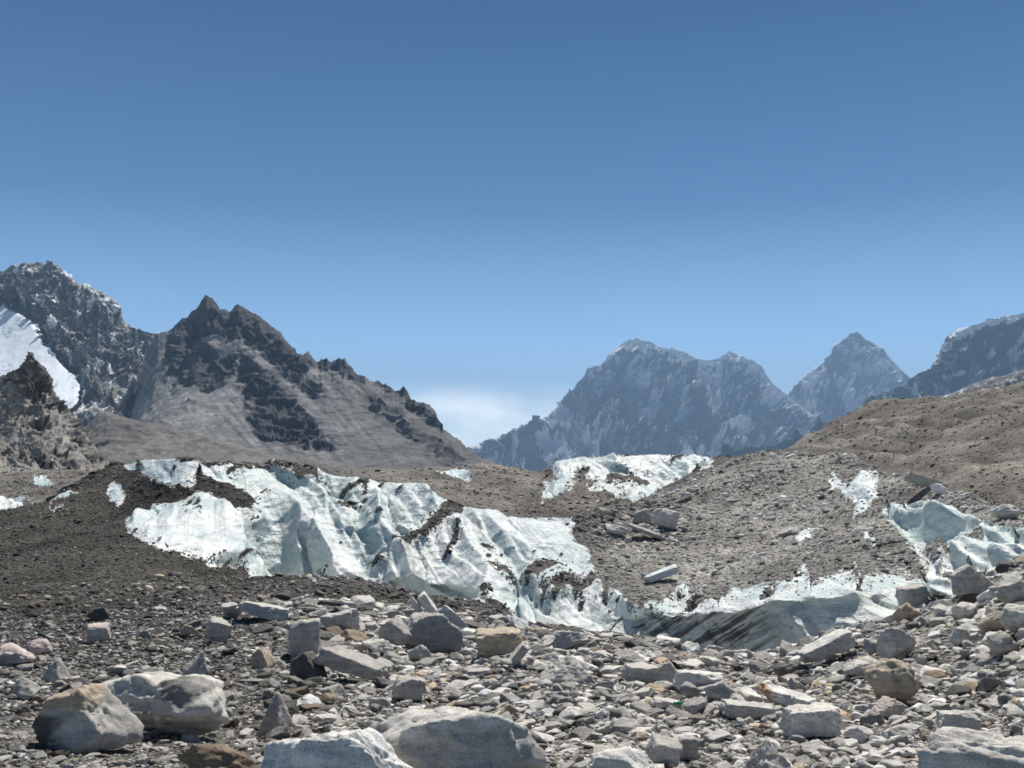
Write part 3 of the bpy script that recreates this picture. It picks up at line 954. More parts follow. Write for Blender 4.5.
heroes = []
used_cells = []
for i, (x0, x1, y0, y1, kind, tone, dep, roll, yaw, label, paint) in enumerate(HERO):
    px, pb = (x0 + x1) / 2, y1
    g, n = locate(px, min(pb, 860) - 2)
    d = g[1]
    w = (x1 - x0) * d / FPX
    h = (y1 - y0) * d / FPX
    tilt = (CAMZ - g[2]) / d
    dp = w * dep
    if w < h:
        dp = w * 1.1
    hh = max(h - dp * max(tilt, 0) * 0.55, h * 0.62)
    p, f = stone_shape(kind, 100 + i * 7, 5 if (x1 - x0) > 36 else 4, 0.125, 0.02 if kind == 'round' else 0.008)
    R = rot_zyx(math.radians(yaw), math.radians(random.uniform(-5, 5)), math.radians(roll))
    # shape the unrotated stone so that the rotated one fits its outline
    cr, sr = abs(math.cos(math.radians(roll))), abs(math.sin(math.radians(roll)))
    if kind in ('slab', 'long') and abs(roll) > 8:
        L = max(w, h) * (0.98 if abs(roll) < 30 else 1.15)
        th = max(hh - 0.7 * L * sr, 0.28 * hh) if abs(roll) < 35 else 0.32 * L
        dims = np.array([L, dp, th])
    else:
        dims = np.array([w, dp, hh])
    q3 = (p * dims) @ R.T
    if not (kind in ('slab', 'long') and abs(roll) > 35):
        lo, hi = q3.min(0), q3.max(0)
        sc = np.array([w / (hi[0] - lo[0]), 1, hh / (hi[2] - lo[2])])
        q3 = (q3 - (lo + hi) / 2) * sc
    sink = 0.10 * hh
    q3[:, 2] -= q3[:, 2].min() + sink
    col = np.zeros((len(q3), 3)) + np.array(TONE[tone]) * random.uniform(0.92, 1.08)
    nz = fbm(p * 5 + i, 4)[:, None]
    if paint == 'stain':
        e = ((p[:, 0] - 0.22) / 0.17) ** 2 + ((p[:, 1] + 0.15) / 0.3) ** 2 + nz[:, 0] * 0.4
        s = (sstep(1.1, 0.8, e) * (p[:, 2] > 0.0))[:, None]
        col = col * (1 - 0.55 * s)
        q3[:, 2] -= hh * 0.07 * np.exp(-((p[:, 0] + 0.03) / 0.08) ** 2) * (p[:, 2] > 0)
    elif paint == 'tantop_shade':
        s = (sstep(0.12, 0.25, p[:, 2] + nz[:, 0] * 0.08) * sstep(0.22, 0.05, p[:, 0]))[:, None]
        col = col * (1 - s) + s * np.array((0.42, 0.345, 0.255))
        s = (sstep(-0.05, -0.18, p[:, 0] + nz[:, 0] * .1) * sstep(0.2, 0.08, p[:, 2]))[:, None]  # shaded left front of the boulder painted dark
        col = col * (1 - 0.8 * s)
    elif paint == 'sunlit_top':
        s = sstep(0.18, 0.34, p[:, 2] + nz[:, 0] * 0.12)[:, None]  # sunlit top of the boulder painted in the pale tone
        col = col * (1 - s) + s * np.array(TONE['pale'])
    elif paint == 'orange':
        s = sstep(-0.28, -0.44, p[:, 0] + nz[:, 0] * 0.1)[:, None]
        col = col * (1 - s) + s * np.array((0.45, 0.26, 0.12))
    mat = M_ice if tone == 'ice' else M_boulder
    at = {'col': col} if tone != 'ice' else {'crust_shade': np.full(len(q3), 0.9)}
    loc = Vector((g[0], g[1] + dp * 0.36, g[2]))
    nm = 'ice_block' if tone == 'ice' else ('slab' if kind == 'slab' else 'boulder')
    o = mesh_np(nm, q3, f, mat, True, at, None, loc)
    tag(o, label, nm.replace('_', ' '), None if tone == 'ice' else 'large rocks scattered on the moraine')
    heroes.append((label, loc, w, px, (y0 + y1) / 2))

# ---- rubble: sizes follow a power law, places follow the visible ground
cx0, cy0 = QX[:-1, :-1], QY[:-1, :-1]
e1x, e1y = QX[:-1, 1:] - cx0, QY[:-1, 1:] - cy0
e2x, e2y = QX[1:, :-1] - cx0, QY[1:, :-1] - cy0
area = np.abs(e1x * e2y - e1y * e2x)
facing = (e1x * e2y - e1y * e2x) < 0
okc = (flab == 0) & (cy0 < 800) & (fseg > 0.35) & (fseg < 13.0) & (cx0 > -140) & (cx0 < 1164)
wts = np.where(okc, np.where(facing, area, 0.15 * area), 0)
fgw = fseg < 4.15
HX = np.array([(h[1].x, h[1].y, h[2]) for h in heroes])


def sample(wt, n):
    c = np.cumsum(wt.ravel())
    r = rng.uniform(0, c[-1], n)
    k = np.searchsorted(c, r)
    i, j = np.unravel_index(k, wt.shape)
    u, v = rng.uniform(0, 1, (2, n))
    p = (V[i, j] * ((1 - u) * (1 - v))[:, None] + V[i, j + 1] * (u * (1 - v))[:, None] + V[i + 1, j] * ((1 - u) * v)[:, None] + V[i + 1, j + 1] * (u * v)[:, None])
    return p, Nn[i, j], base[i, j], fseg[i, j], cx0[i, j]


def pareto(n, lo, hi, a):
    u = rng.uniform(0, 1, n)
    return (lo ** -a - u * (lo ** -a - hi ** -a)) ** (-1 / a)


sets = []
# foreground
p, n, c, sg, cx = sample(np.where(fgw, wts, 0), 46000)
s = pareto(len(p), 2.5, 30, 1.6)
keep = s < np.where(cx < 260, 3.0 + 23 * rng.uniform(0, 1, len(p)) ** 2 * sstep(4.0, 2.4, sg), 40)
sets.append((p[keep], n[keep], c[keep], s[keep], cx[keep], sg[keep]))
p, n, c, sg, cx = sample(np.where(fgw & (fseg > 1.8) & (cx0 < 360), wts, 0), 11000)
s = pareto(len(p), 2.0, 9, 1.8)
sets.append((p, n, c, s, cx, sg))
p, n, c, sg, cx = sample(np.where(fgw & (cx0 > -20) & (cx0 < 1044), wts, 0), 1500)
s = pareto(len(p), 9, 24, 1.5)
s = np.where((cx < 330) & (sg > 2.6), s * 0.7, s)
sets.append((p, n, c, s, cx, sg))
side_ = (flab == 0) & (fseg > 0.35) & (fseg < 9) & (cy0 < 900) & (((cx0 > -700) & (cx0 < -130)) | ((cx0 > 1155) & (cx0 < 1750)))
p, n, c, sg, cx = sample(np.where(side_, area, 0), 15000)
s = pareto(len(p), 3.2, 30, 1.6)
sets.append((p, n, c, s, cx, sg))
# mid and far slopes
p, n, c, sg, cx = sample(np.where(~fgw & (fseg < 11), wts, 0), 56000)
s = pareto(len(p), 1.2, 10, 2.5)
s = np.minimum(s, 0.55 * FPX / p[:, 1] + 4.5)
keep = (s < np.where(cx < 330, np.where(rng.uniform(0, 1, len(p)) < 0.25, 8.0, 3.5), 30))
sets.append((p[keep], n[keep], c[keep], s[keep], cx[keep], sg[keep]))
p, n, c, sg, cx = sample(np.where((fseg >= 11), wts, 0), 17000)
s = pareto(len(p), 1.4, 6, 2.3)
keep = (cx < 745) | (rng.uniform(0, 1, len(p)) < 0.45)
sets.append((p[keep], n[keep], c[keep], s[keep], cx[keep], sg[keep]))
p, n, c, sg, cx = sample(np.where((fseg > 4.1) & (fseg < 6.3) & (cx0 < 480) & okc, area, 0), 3600)
s = pareto(len(p), 2.2, 11, 1.7)
sets.append((p, n, np.clip(c * 1.7, 0, .4), s, cx, sg))
p, n, c, sg, cx = sample(np.where(okc & (np.abs(cx0 - 638) < 52) & (np.abs(cy0 - 522) < 26), area, 0), 520)
s = pareto(len(p), 2.5, 13, 1.5)
sets.append((p, n, c * 1.2, s, cx, sg))
icew = (flab > 0) & (cy0 < 800) & (cx0 > -60) & (cx0 < 1090)
p, n, c, sg, cx = sample(np.where(icew, area * np.clip(1 - soft_[:-1, :-1], 0, 1) ** 1.5, 0), 4200)
s = pareto(len(p), 1.2, 6, 2.2)
sets.append((p, n, np.zeros_like(c) + np.array((0.2, 0.185, 0.16)), s, cx, sg))
# a rocky rim along the crests, over the ice edges
rimw = (np.abs(fseg - 10.0) < 0.12) & ((flab == 0) | ((flab == 1) & (cx0 > 175) & (cx0 < 312)) | (flab == 3))
p, n, c, sg, cx = sample(np.where(rimw & (cx0 > -140) & (cx0 < 1164), 1.0, 0), 3500)
s = pareto(len(p), 1.8, 9, 1.9)
sets.append((p, n, c, s, cx, sg))
rimw = (np.abs(fseg - 12.97) < 0.035) & (cx0 > 548) & (cx0 < 735)
p, n, c, sg, cx = sample(np.where(rimw, 1.0, 0), 420)
s = pareto(len(p), 1.2, 3.2, 1.9)
sets.append((p, n, c * 0.5, s, cx, sg))

RP = np.concatenate([a[0] for a in sets])
RN = np.concatenate([a[1] for a in sets])
RC = np.concatenate([a[2] for a in sets])
RS = np.concatenate([a[3] for a in sets])
RX = np.concatenate([a[4] for a in sets])
RG = np.concatenate([a[5] for a in sets])
dx = RP[:, None, 0] - HX[None, :, 0]
dy = RP[:, None, 1] - HX[None, :, 1]
cl = ((dx / (0.5 * HX[None, :, 2])) ** 2 + (dy / (0.45 * HX[None, :, 2])) ** 2).min(1)
ok = ~((cl < 1.0) & (RS > 5))
RP, RN, RC, RS, RX, RG = RP[ok], RN[ok], RC[ok], RS[ok], RX[ok], RG[ok]
nS = len(RP)
size = RS * RP[:, 1] / FPX
grey = rng.normal(1.0, 0.28, nS)
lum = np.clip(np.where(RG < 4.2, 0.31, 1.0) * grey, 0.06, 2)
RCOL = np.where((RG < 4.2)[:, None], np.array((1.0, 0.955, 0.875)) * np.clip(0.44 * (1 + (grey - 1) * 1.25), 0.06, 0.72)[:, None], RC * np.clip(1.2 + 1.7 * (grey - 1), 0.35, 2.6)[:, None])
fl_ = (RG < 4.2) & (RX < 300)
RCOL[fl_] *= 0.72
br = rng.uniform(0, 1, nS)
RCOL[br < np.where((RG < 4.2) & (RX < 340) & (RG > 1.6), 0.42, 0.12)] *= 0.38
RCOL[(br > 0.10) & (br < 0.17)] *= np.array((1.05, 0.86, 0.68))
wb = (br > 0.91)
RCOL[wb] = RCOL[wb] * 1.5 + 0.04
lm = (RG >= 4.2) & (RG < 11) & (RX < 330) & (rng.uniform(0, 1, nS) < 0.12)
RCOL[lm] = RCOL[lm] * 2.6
RCOL = np.clip(RCOL, 0.02, 0.68)
yawa = rng.uniform(0, 2 * math.pi, nS)
ti = rng.normal(0, 0.28, (nS, 2))
asp = np.stack([rng.uniform(0.8, 1.3, nS), rng.uniform(0.55, 1.0, nS), rng.uniform(0.22, 0.68, nS)], -1)
# frame: up follows the slope loosely
up = RN * 0.7 + np.array((0, 0, 0.5)) + np.concatenate([ti, np.zeros((nS, 1))], 1)
up /= np.linalg.norm(up, axis=1)[:, None]
ref = np.stack([np.cos(yawa), np.sin(yawa), np.zeros(nS)], -1)
e1 = ref - up * (ref * up).sum(1)[:, None]
e1 /= np.linalg.norm(e1, axis=1)[:, None]
e2 = np.cross(up, e1)
ctr = RP + up * (size * asp[:, 2] * 0.14)[:, None]

# the largest stones are things of their own
vis = (RX > -4) & (RX < 1028) & (RP[:, 1] > 5.2)
order = np.argsort(-np.where(vis & (RG < 4.2), RS * asp[:, 0], 0))
N_SINGLE = 300 - len(HERO)
single = order[:N_SINGLE]
issingle = np.zeros(nS, bool)
issingle[single] = True


def emit_rubble(name, sel, level, nvar, label, smooth=False):
    idx = np.where(sel)[0]
    if len(idx) == 0:
        return
    var = rng.integers(0, nvar, len(idx))
    Vs, Fs, Cs, off = [], [], [], 0
    for k in range(nvar):
        ii = idx[var == k]
        if len(ii) == 0:
            continue
        kind = ('any', 'box', 'any', 'long', 'wedge', 'any', 'slab', 'round')[k % 8]
        p, f = stone_shape(kind, 900 + k, level, 0.05 if level > 1 else 0.0)
        q_ = p[None] * (asp[ii] * size[ii][:, None])[:, None, :]
        w_ = q_[..., 0:1] * e1[ii][:, None] + q_[..., 1:2] * e2[ii][:, None] + q_[..., 2:3] * up[ii][:, None] + ctr[ii][:, None]
        Vs.append(w_.reshape(-1, 3))
        Fs.append((f[None] + (np.arange(len(ii)) * len(p))[:, None, None] + off).reshape(-1, 3))
        Cs.append(np.repeat(RCOL[ii], len(p), 0))
        off += len(ii) * len(p)
    o = mesh_np(name, np.concatenate(Vs), np.concatenate(Fs), M_rubble, smooth, {'col': np.concatenate(Cs)})
    tag(o, label, 'rubble', kind='stuff')


near = RG < 4.2
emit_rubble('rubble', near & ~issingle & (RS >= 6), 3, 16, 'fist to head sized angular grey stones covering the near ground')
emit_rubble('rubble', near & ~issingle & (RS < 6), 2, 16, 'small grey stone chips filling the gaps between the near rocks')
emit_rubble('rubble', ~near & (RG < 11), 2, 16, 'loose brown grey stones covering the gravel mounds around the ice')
emit_rubble('rubble', ~near & (RG >= 11), 1, 16, 'fine scattered stones on the far moraine slopes')

# single stones with a label each
hx = np.array([h[3] for h in heroes])
hy = np.array([h[4] for h in heroes])
taken = {}
info = []
SP = ctr[single]
spx, spy = project(SP)
def short(l):
    return l
HS = {}
NICK = ['the long lumpy pale boulder', 'the tan topped wedge boulder', 'the small orange tan stone', 'the flaky brown boulder', 'the white grooved slab', 'the largest smooth boulder', 'the big rounded boulder', 'the split half boulder', 'the upright grey block', 'the black pointed slab',
        'the pale angular boulder', 'the long tilted grey slab', 'the long pale slab by the ice', 'the pale broken rock', 'the tilted grey block', 'the pinkish block', 'the black angular rock', 'the brownish cube', 'the left edge boulder', 'the pink grey cobble', 'the pointed rock at left', 'the cracked grey rock',
        'the pointed rock behind the long boulder', 'the thin tan upright rock', 'the narrow upright rock', 'the squat grey block', 'the pale rock before the split boulder', 'the sharp edged pale rock', 'the double tan block', 'the propped pale slab', 'the upper marbled slab', 'the lower marbled slab', 'the thin leaning white slab',
        'the flat topped crest boulder', 'the roof shaped boulder', 'the flat pale slab', 'the wedged upright rock', 'the bright white slab', 'the dark faced wedge', 'the small block by the white slab', 'the chunk by the green scrap', 'the slab touching the green scrap', 'the wide dark ended slab',
        'the orange ended white stone', 'the rectangular block', 'the crumbly tan boulder', 'the domed pale boulder', 'the white slab tilted to the right', 'the smooth pale cobble', 'the pinkish white topped stone', 'the flat stone by the corner', 'the bottom right corner slab', 'the humped rock at the bottom',
        'the wide boulder at the bottom edge', 'the leaning grey block', 'the squarish block at the bottom', 'the low pale lump', 'the boulder under the right ice', 'the highest edge boulder', 'the bright edge boulder', 'the tan edge boulder', 'the grey edge boulder', 'the pale cobble below the ice', 'the lone round stone',
        'the dull grey slab', 'the buff boulder'] + ['the blocks on the mound'] * 9
for r_, k in enumerate(single):
    x, y = float(spx[r_]), float(spy[r_])
    dd = (hx[:66] - x) ** 2 + ((hy[:66] - y) * 1.6) ** 2
    hsort = np.argsort(dd)[:4]
    lum_ = RCOL[k].mean()
    ratio = RCOL[k][2] / RCOL[k][0]
    tn = 'white' if lum_ > .5 else 'pale' if lum_ > .36 else 'light grey' if lum_ > .28 else 'grey' if lum_ > .19 else 'dark grey' if lum_ > .11 else 'black'
    if ratio < 0.78:
        tn = {'white': 'cream', 'pale': 'cream', 'light grey': 'tan', 'grey': 'tan', 'dark grey': 'brown', 'black': 'brown'}[tn]
    fl_k = asp[k][2] / asp[k][0]
    el = asp[k][0] / asp[k][1]
    sh = 'flat' if fl_k < .36 else 'long' if el > 1.75 else 'blocky' if fl_k > .62 else 'angular'
    sz = 'large' if RS[k] > 17 else 'medium' if RS[k] > 12 else 'small'
    cand = []
    for h in hsort:
        ex, ey = x - hx[h], y - hy[h]
        if abs(ex) > 1.3 * abs(ey):
            rel = 'right of' if ex > 0 else 'left of'
        else:
            rel = 'in front of' if ey > 0 else 'behind'
        far_ = math.hypot(ex, ey)
        pre = 'just ' if far_ < 28 else ''
        cand.append((pre + rel, NICK[h]))
    info.append((tn, sh, sz, cand))
labels = []
seen = set()
for tn, sh, sz, cand in info:
    lb = None
    for rel, nk in cand:
        t_ = f'{sz} {tn} {sh} stone {rel} {nk}'
        if t_ not in seen:
            lb = t_
            break
    if lb is None:
        lb = f'{sz} {tn} {sh} stone between {cand[0][1]} and {cand[1][1]}'
        while lb in seen:
            lb = 'another ' + lb
    seen.add(lb)
    labels.append(lb)
for r_, k in enumerate(single):
    kind = ('any', 'box', 'long', 'wedge', 'any', 'slab', 'round', 'any')[r_ % 8]
    p, f = stone_shape(kind, 3000 + r_ * 3, 4 if RS[k] > 11 else 3, 0.12, 0.006)
    q_ = p * (asp[k] * size[k])
    w_ = q_[:, 0:1] * e1[k] + q_[:, 1:2] * e2[k] + q_[:, 2:3] * up[k]
    o = mesh_np('stone', w_, f, M_boulder, RS[k] > 9, {'col': np.repeat(RCOL[k][None], len(p), 0)}, None, ctr[k])
    tag(o, labels[r_], 'stone', 'loose stones on the near ground')

# ---- green scrap
def scrap():
    m, nt, b = new_mat('green_plastic')
    b.inputs['Base Color'].default_value = (0.01, 0.30, 0.10, 1)
    b.inputs['Roughness'].default_value = 0.3
    g, n = locate(677, 709)
    d = g[1]
    u, v = np.meshgrid(np.linspace(-1, 1, 14), np.linspace(0, 2 * math.pi, 18), indexing='ij')
    prof = np.where(u > 0.45, 0.42, 1.0) * np.clip(1.15 - np.abs(u) ** 8, 0.1, 1)
    rr = prof * (1 + 0.18 * perlin(np.stack([u * 2, np.cos(v) * 2, np.sin(v) * 2], -1)))
    L = 11 * d / FPX / 2
    pts = np.stack([u * L, rr * np.cos(v) * L * 0.38, rr * np.sin(v) * L * 0.30 + L * 0.25], -1).reshape(-1, 3)
    o = mesh_np('plastic_scrap', pts, grid_faces(14, 18).reshape(-1, 4), m, True, {}, None, Vector(g) + Vector((0, -0.02, 0.05)))
    o.rotation_euler = (0, 0.12, 0.2)
    tag(o, 'crumpled bright green plastic scrap lying among grey stones', 'litter')


scrap()

# ------------------------------------------------------------------ mountains
def mountain(name, label, sky, d_top, d_base, y_base, lam, amp, mat, colfn, snowfn, rows=150, step=1.3, back=0.6, power=0.9, jag=1.0, splits=None, cat='mountain', crag=0.45, skew=0.35, crest=0.92, spikes=0.0, gain2=0.65):
    k = np.array(sky, float)
    x0, x1 = k[0, 0], k[-1, 0]
    X = np.arange(x0, x1 + step, step)
    ys = np.interp(X, k[:, 0], k[:, 1])
    dt = np.interp(X, [a for a, b in d_top], [b for a, b in d_top])
    db = np.interp(X, [a for a, b in d_base], [b for a, b in d_base])
    yb = np.interp(X, [a for a, b in y_base], [b for a, b in y_base])
    yb = np.maximum(yb, ys + 2)
    ys = ys + jag * fbm(np.stack([X / 14, X * 0 + dt * 0.01, X * 0], -1), 4, 0.6) * 1.8
    ys = ys - spikes * np.clip(perlin(np.stack([X / 3.1, X * 0, X * 0 + 4], -1)) - 0.05, 0, 1) * sstep(-0.2, 0.3, perlin(np.stack([X / 26, X * 0, X * 0 + 9], -1))) * np.where((X > 175) & (X < 255), 0.0, 1.0)
    R1, R2 = rows, max(14, rows // 5)
    t = np.linspace(0, 1, R1)[:, None]
    D = db[None] + (dt - db)[None] * t ** power
    Z0 = tz(yb, db)
    Z1 = tz(ys, dt)
    Z1s = np.maximum(smooth1(Z1, 14 / step, 0), Z0 + 1)
    Z = Z0[None] + (Z1s - Z0)[None] * t + (Z1 - Z1s)[None] * t ** 5
    # a hollowed profile: steeper towards the top
    Z = Z - (Z1 - Z0)[None] * 0.10 * np.sin(math.pi * t)
    tb = np.linspace(0, 1, R2 + 1)[1:, None]
    hgt = (Z1 - Z0)
    Db = dt[None] + tb * hgt[None] * back * 3
    Zb = Z1[None] - tb * hgt[None] * 1.02
    D = np.concatenate([D, Db])
    Z = np.concatenate([Z, Zb])
    axial_ = D * math.cos(TH) + (Z - CAMZ) * math.sin(TH)
    XX = ((X - 512) / FPX)[None] * axial_
    Vm = np.stack([XX, D, Z], -1)
    px, py = project(Vm)
    px = np.broadcast_to(px, D.shape)
    tt = np.concatenate([np.broadcast_to(t, (R1, len(X))), np.broadcast_to(1 - tb, (R2, len(X)))])
    Nm = grid_normals(Vm)
    Nm = np.where(Nm[..., 2:3] < 0, -Nm, Nm)
    qq = Vm / lam
    wv = np.stack([fbm(qq * 0.7 + 3, 3), fbm(qq * 0.7 + 9, 3), fbm(qq * 0.7 + 15, 3)], -1) * 0.35
    # spurs and gullies falling down the face
    g_ = np.stack([qq[..., 0] + skew * qq[..., 2], qq[..., 1] * 0.35, qq[..., 2] * 0.35], -1) + wv
    r1 = ridged(g_, 5, 0.52)
    r2 = ridged(qq * 2.7 + wv * 2 + 5, 6, gain2)
    dsp = amp * ((r1 - 0.95) + crag * (r2 - 0.95))
    edge = sstep(0, 0.06, tt) * (1 - crest * sstep(0.86, 1.0, tt))
    edge[R1:] = 0.4
    side = sstep(x0, x0 + 6, px)
    dd_ = Nm * np.array((0.6, 1.0, 0.55))
    rockm = colfn(px, py, tt, qq, r1)
    col_, rk = rockm
    Vm = Vm + dd_ * (dsp * edge * side * rk)[..., None]
    N2_ = grid_normals(Vm)
    N2_ = np.where(N2_[..., 2:3] < 0, -N2_, N2_)
    sn = np.clip(snowfn(px, py, tt, qq, r1, N2_), 0, 1)
    F_ = grid_faces(D.shape[0], D.shape[1])
    at = {'col': col_.reshape(-1, 3), 'snow': sn.reshape(-1)}
    sel = np.ones(F_.shape[:2], bool)
    root = None
    if splits is not None:
        m2 = splits(px, py, qq)[:-1, :-1] & (np.arange(F_.shape[0])[:, None] < R1)
        sel &= ~m2
    o = sub_mesh(name, Vm.reshape(-1, 3), F_.reshape(-1, 4), sel.reshape(-1), mat, at)
    tag(o, label, cat, kind='structure')
    if splits is not None:
        return Vm, F_, m2, at, o
    return o


def mixc(a, b, w):
    return a * (1 - w[..., None]) + b * w[..., None]


# distant blue peaks
M_far = mountain_material('far_mountain_rock', 1200, 0.7, (0.90, 0.91, 0.93), 0.38)
SK_A = [(440, 462), (455, 454), (468, 446), (485, 440), (497, 436), (510, 431), (523, 426), (533, 422), (538, 423), (550, 412), (560, 402), (567, 395), (573, 388), (579, 380), (588, 369), (601, 363), (607, 357), (614, 351), (623, 342), (630, 339), (636, 338), (649, 341), (661, 347), (672, 348), (684, 351), (696, 358), (705, 360), (720, 358), (728, 351), (734, 352), (742, 356), (752, 360), (762, 366), (768, 376), (777, 387), (786, 393), (800, 405), (830, 430), (860, 455)]


def col_far(px, py, tt, qq, r1):
    c = np.zeros(px.shape + (3,)) + c3(0.19, 0.182, 0.178)
    return c * (0.9 + 0.25 * fbm(qq * 2, 3))[..., None], np.ones(px.shape)


def pts_snow(px, py, spots):
    s = np.zeros(px.shape)
    for (x, y, rx, ry, a) in spots:
        s = np.maximum(s, a * np.exp(-((px - x) / rx) ** 2 - ((py - y) / ry) ** 2))
    return s


def snow_A(px, py, tt, qq, r1, n):
    st = fbm(np.stack([px / 15.0 + 0.3 * py / 15 + 0.8 * fbm(np.stack([px / 40, py / 30, px * 0], -1), 2), py / 45.0, px * 0], -1) + 3, 5, 0.6)
    st = 0.75 * st + 0.5 * fbm(np.stack([px / 4.5 + 0.15 * py / 4.5, py / 38.0, px * 0], -1) + 13, 3)
    s = 0.39 + 0.55 * st + 0.5 * (n[..., 2] - 0.55) - 0.1 * (r1 - 1)
    s += 0.10 * sstep(470, 380, py) - 0.22 * sstep(0.75, 0.95, r1) * (px < 760)
    s += pts_snow(px, py, [(655, 372, 20, 30, .22), (650, 420, 16, 30, .16), (720, 385, 12, 20, .14), (636, 342, 14, 6, .4), (735, 355, 14, 5, .45), (618, 352, 6, 8, .3), (760, 372, 8, 6, .3)])
    s += pts_snow(px, py, [(563, 412, 10, 12, .6), (582, 437, 9, 7, 1.0), (556, 454, 16, 9, 1.0), (545, 441, 9, 5, .8), (596, 449, 9, 6, .9), (495, 451, 9, 3, .7), (716, 406, 6, 5, .7), (744, 420, 8, 6, .8), (700, 453, 9, 6, .8), (728, 440, 9, 6, .6), (746, 432, 5, 14, .6)])
    s += sstep(0.955, 1.0, tt) * sstep(595, 610, px) * 0.5
    return s


mountain('mountain', 'broad twin topped blue mountain with snow streaks in the valley gap', SK_A, [(440, 9500), (640, 11500), (860, 11500)], [(440, 9000), (640, 9600), (860, 10000)], [(440, 476), (860, 476)],
         620, 240, M_far, col_far, snow_A, rows=220, step=0.8, jag=0.7, crag=0.8)

SK_B = [(752, 430), (770, 412), (787, 394), (791, 390), (803, 378), (814, 370), (824, 362), (830, 354), (835, 346), (843, 340), (850, 334), (857, 332), (867, 340), (876, 345), (884, 349), (891, 359), (900, 368), (909, 376), (925, 390), (950, 410), (980, 440)]


def snow_B(px, py, tt, qq, r1, n):
    st = fbm(np.stack([px / 12.0 - 0.4 * py / 12 + 0.8 * fbm(np.stack([px / 30, py / 25, px * 0], -1), 2), py / 30.0, px * 0], -1) + 8, 5, 0.6)
    st = 0.75 * st + 0.5 * fbm(np.stack([px / 4.5 - 0.3 * py / 4.5, py / 30.0, px * 0], -1) + 23, 3)
    return 0.42 + 0.56 * st + 0.4 * (n[..., 2] - 0.5) + 0.10 * sstep(440, 350, py) + pts_snow(px, py, [(862, 362, 16, 22, .2), (858, 400, 18, 20, .12)])


mountain('mountain', 'steep pointed blue pyramid peak between two other mountains', SK_B, [(750, 13000), (860, 13500), (980, 13500)], [(750, 12200), (980, 12000)], [(750, 472), (980, 472)],
         650, 280, M_far, col_far, snow_B, rows=190, step=0.8, jag=0.7, skew=-0.2, crag=0.8)

SK_C = [(680, 468), (705, 463), (730, 453), (745, 448), (760, 446), (780, 441), (800, 436), (815, 431), (830, 423), (843, 416), (856, 409), (870, 395), (880, 392), (891, 390), (900, 384), (906, 381), (917, 373), (925, 371), (932, 368), (937, 358), (941, 347), (947, 338), (953, 332), (967, 327), (977, 323), (988, 319), (1005, 316), (1017, 313), (1026, 311), (1060, 302), (1110, 310), (1194, 330)]


def snow_C(px, py, tt, qq, r1, n):
    st = fbm(np.stack([px / 16.0 + 0.6 * py / 9, py / 18.0 - px / 60, px * 0], -1) + 18, 4)
    s = 0.40 + 0.55 * st + 0.25 * (n[..., 2] - 0.5)
    s += sstep(0.94, 1.0, tt) * sstep(945, 955, px) * 0.45
    s -= 0.25 * sstep(880, 840, px)
    return s


def col_C(px, py, tt, qq, r1):
    c = np.zeros(px.shape + (3,)) + c3(0.085, 0.085, 0.09)
    return c * (0.9 + 0.25 * fbm(qq * 2, 3))[..., None], np.ones(px.shape)


mountain('mountain', 'dark blue rock mountain with a snowy crest rising at the right edge', SK_C, [(680, 7500), (860, 7000), (1194, 6500)], [(680, 7100), (860, 6300), (1194, 5600)], [(680, 474), (1194, 474)],
         420, 190, M_far, col_C, snow_C, rows=180, step=0.9, jag=0.8, crag=0.8)

M_ridge = mountain_material('ridge_rock', 260, 0.8)
SK_D = [(925, 400), (945, 394), (955, 391), (967, 387), (978, 382), (988, 378), (1000, 376), (1012, 372), (1024, 369), (1060, 360), (1194, 350)]
mountain('ridge', 'speckled snowy rock shoulder showing above the tan moraine slope at right', SK_D, [(925, 1500), (1194, 1400)], [(925, 1300), (1194, 1150)], [(925, 430), (1194, 430)], 90, 20, M_ridge,
         lambda px, py, tt, qq, r1: (np.zeros(px.shape + (3,)) + c3(0.19, 0.185, 0.18), np.ones(px.shape)),
         lambda px, py, tt, qq, r1, n: 0.30 + 0.25 * fbm(qq * 2.5, 4), rows=60, cat='ridge')

# left: rocky peak with a hanging glacier
SK_L = [(-190, 300), (-120, 262), (-60, 280), (-20, 262), (0, 270), (5, 271), (12, 266), (24, 264), (35, 266), (44, 265), (47, 259.5), (54, 260.5), (60, 266), (66, 271), (72, 277), (77, 285), (85, 285), (96, 290), (107, 294), (115, 300), (124, 320), (132, 325), (140, 327), (150, 331), (162, 333), (180, 345), (220, 380), (260, 410)]


def col_L(px, py, tt, qq, r1):
    c = np.zeros(px.shape + (3,)) + c3(0.165, 0.162, 0.16)
    w = sstep(0.45, 0.75, fbm(np.stack([px / 22 - py / 22, py / 30, px * 0], -1) + 4, 4) * 0.6 + 0.2 + 0.45 * sstep(350, 400, py) + 0.25 * sstep(125, 150, px))
    scree = c3(0.30, 0.285, 0.265)
    c = mixc(c, scree, w)
    gm = sstep(0.0, 0.6, smooth1(smooth1(inpoly(px, py, GL).astype(float), 7, 0), 7, 1))
    return c * (0.92 + 0.3 * fbm(qq * 3, 4))[..., None], (1 - 0.65 * w) * (1 - 0.97 * gm)


def snow_L(px, py, tt, qq, r1, n):
    st = fbm(np.stack([px / 8 + py / 20, py / 14 - px / 30, px * 0], -1) + 31, 4)
    s = 0.30 + 0.36 * st + 0.3 * (n[..., 2] - 0.55)
    s += pts_snow(px, py, [(92, 300, 14, 9, .3), (112, 306, 9, 10, .35), (68, 272, 7, 4, .5), (50, 300, 9, 12, .25), (20, 275, 10, 6, .25), (58, 332, 8, 4, .4), (82, 338, 12, 5, .3), (112, 371, 16, 4, .35), (150, 385, 8, 14, .3), (164, 400, 6, 14, .3), (135, 400, 8, 5, .3)])
    return s


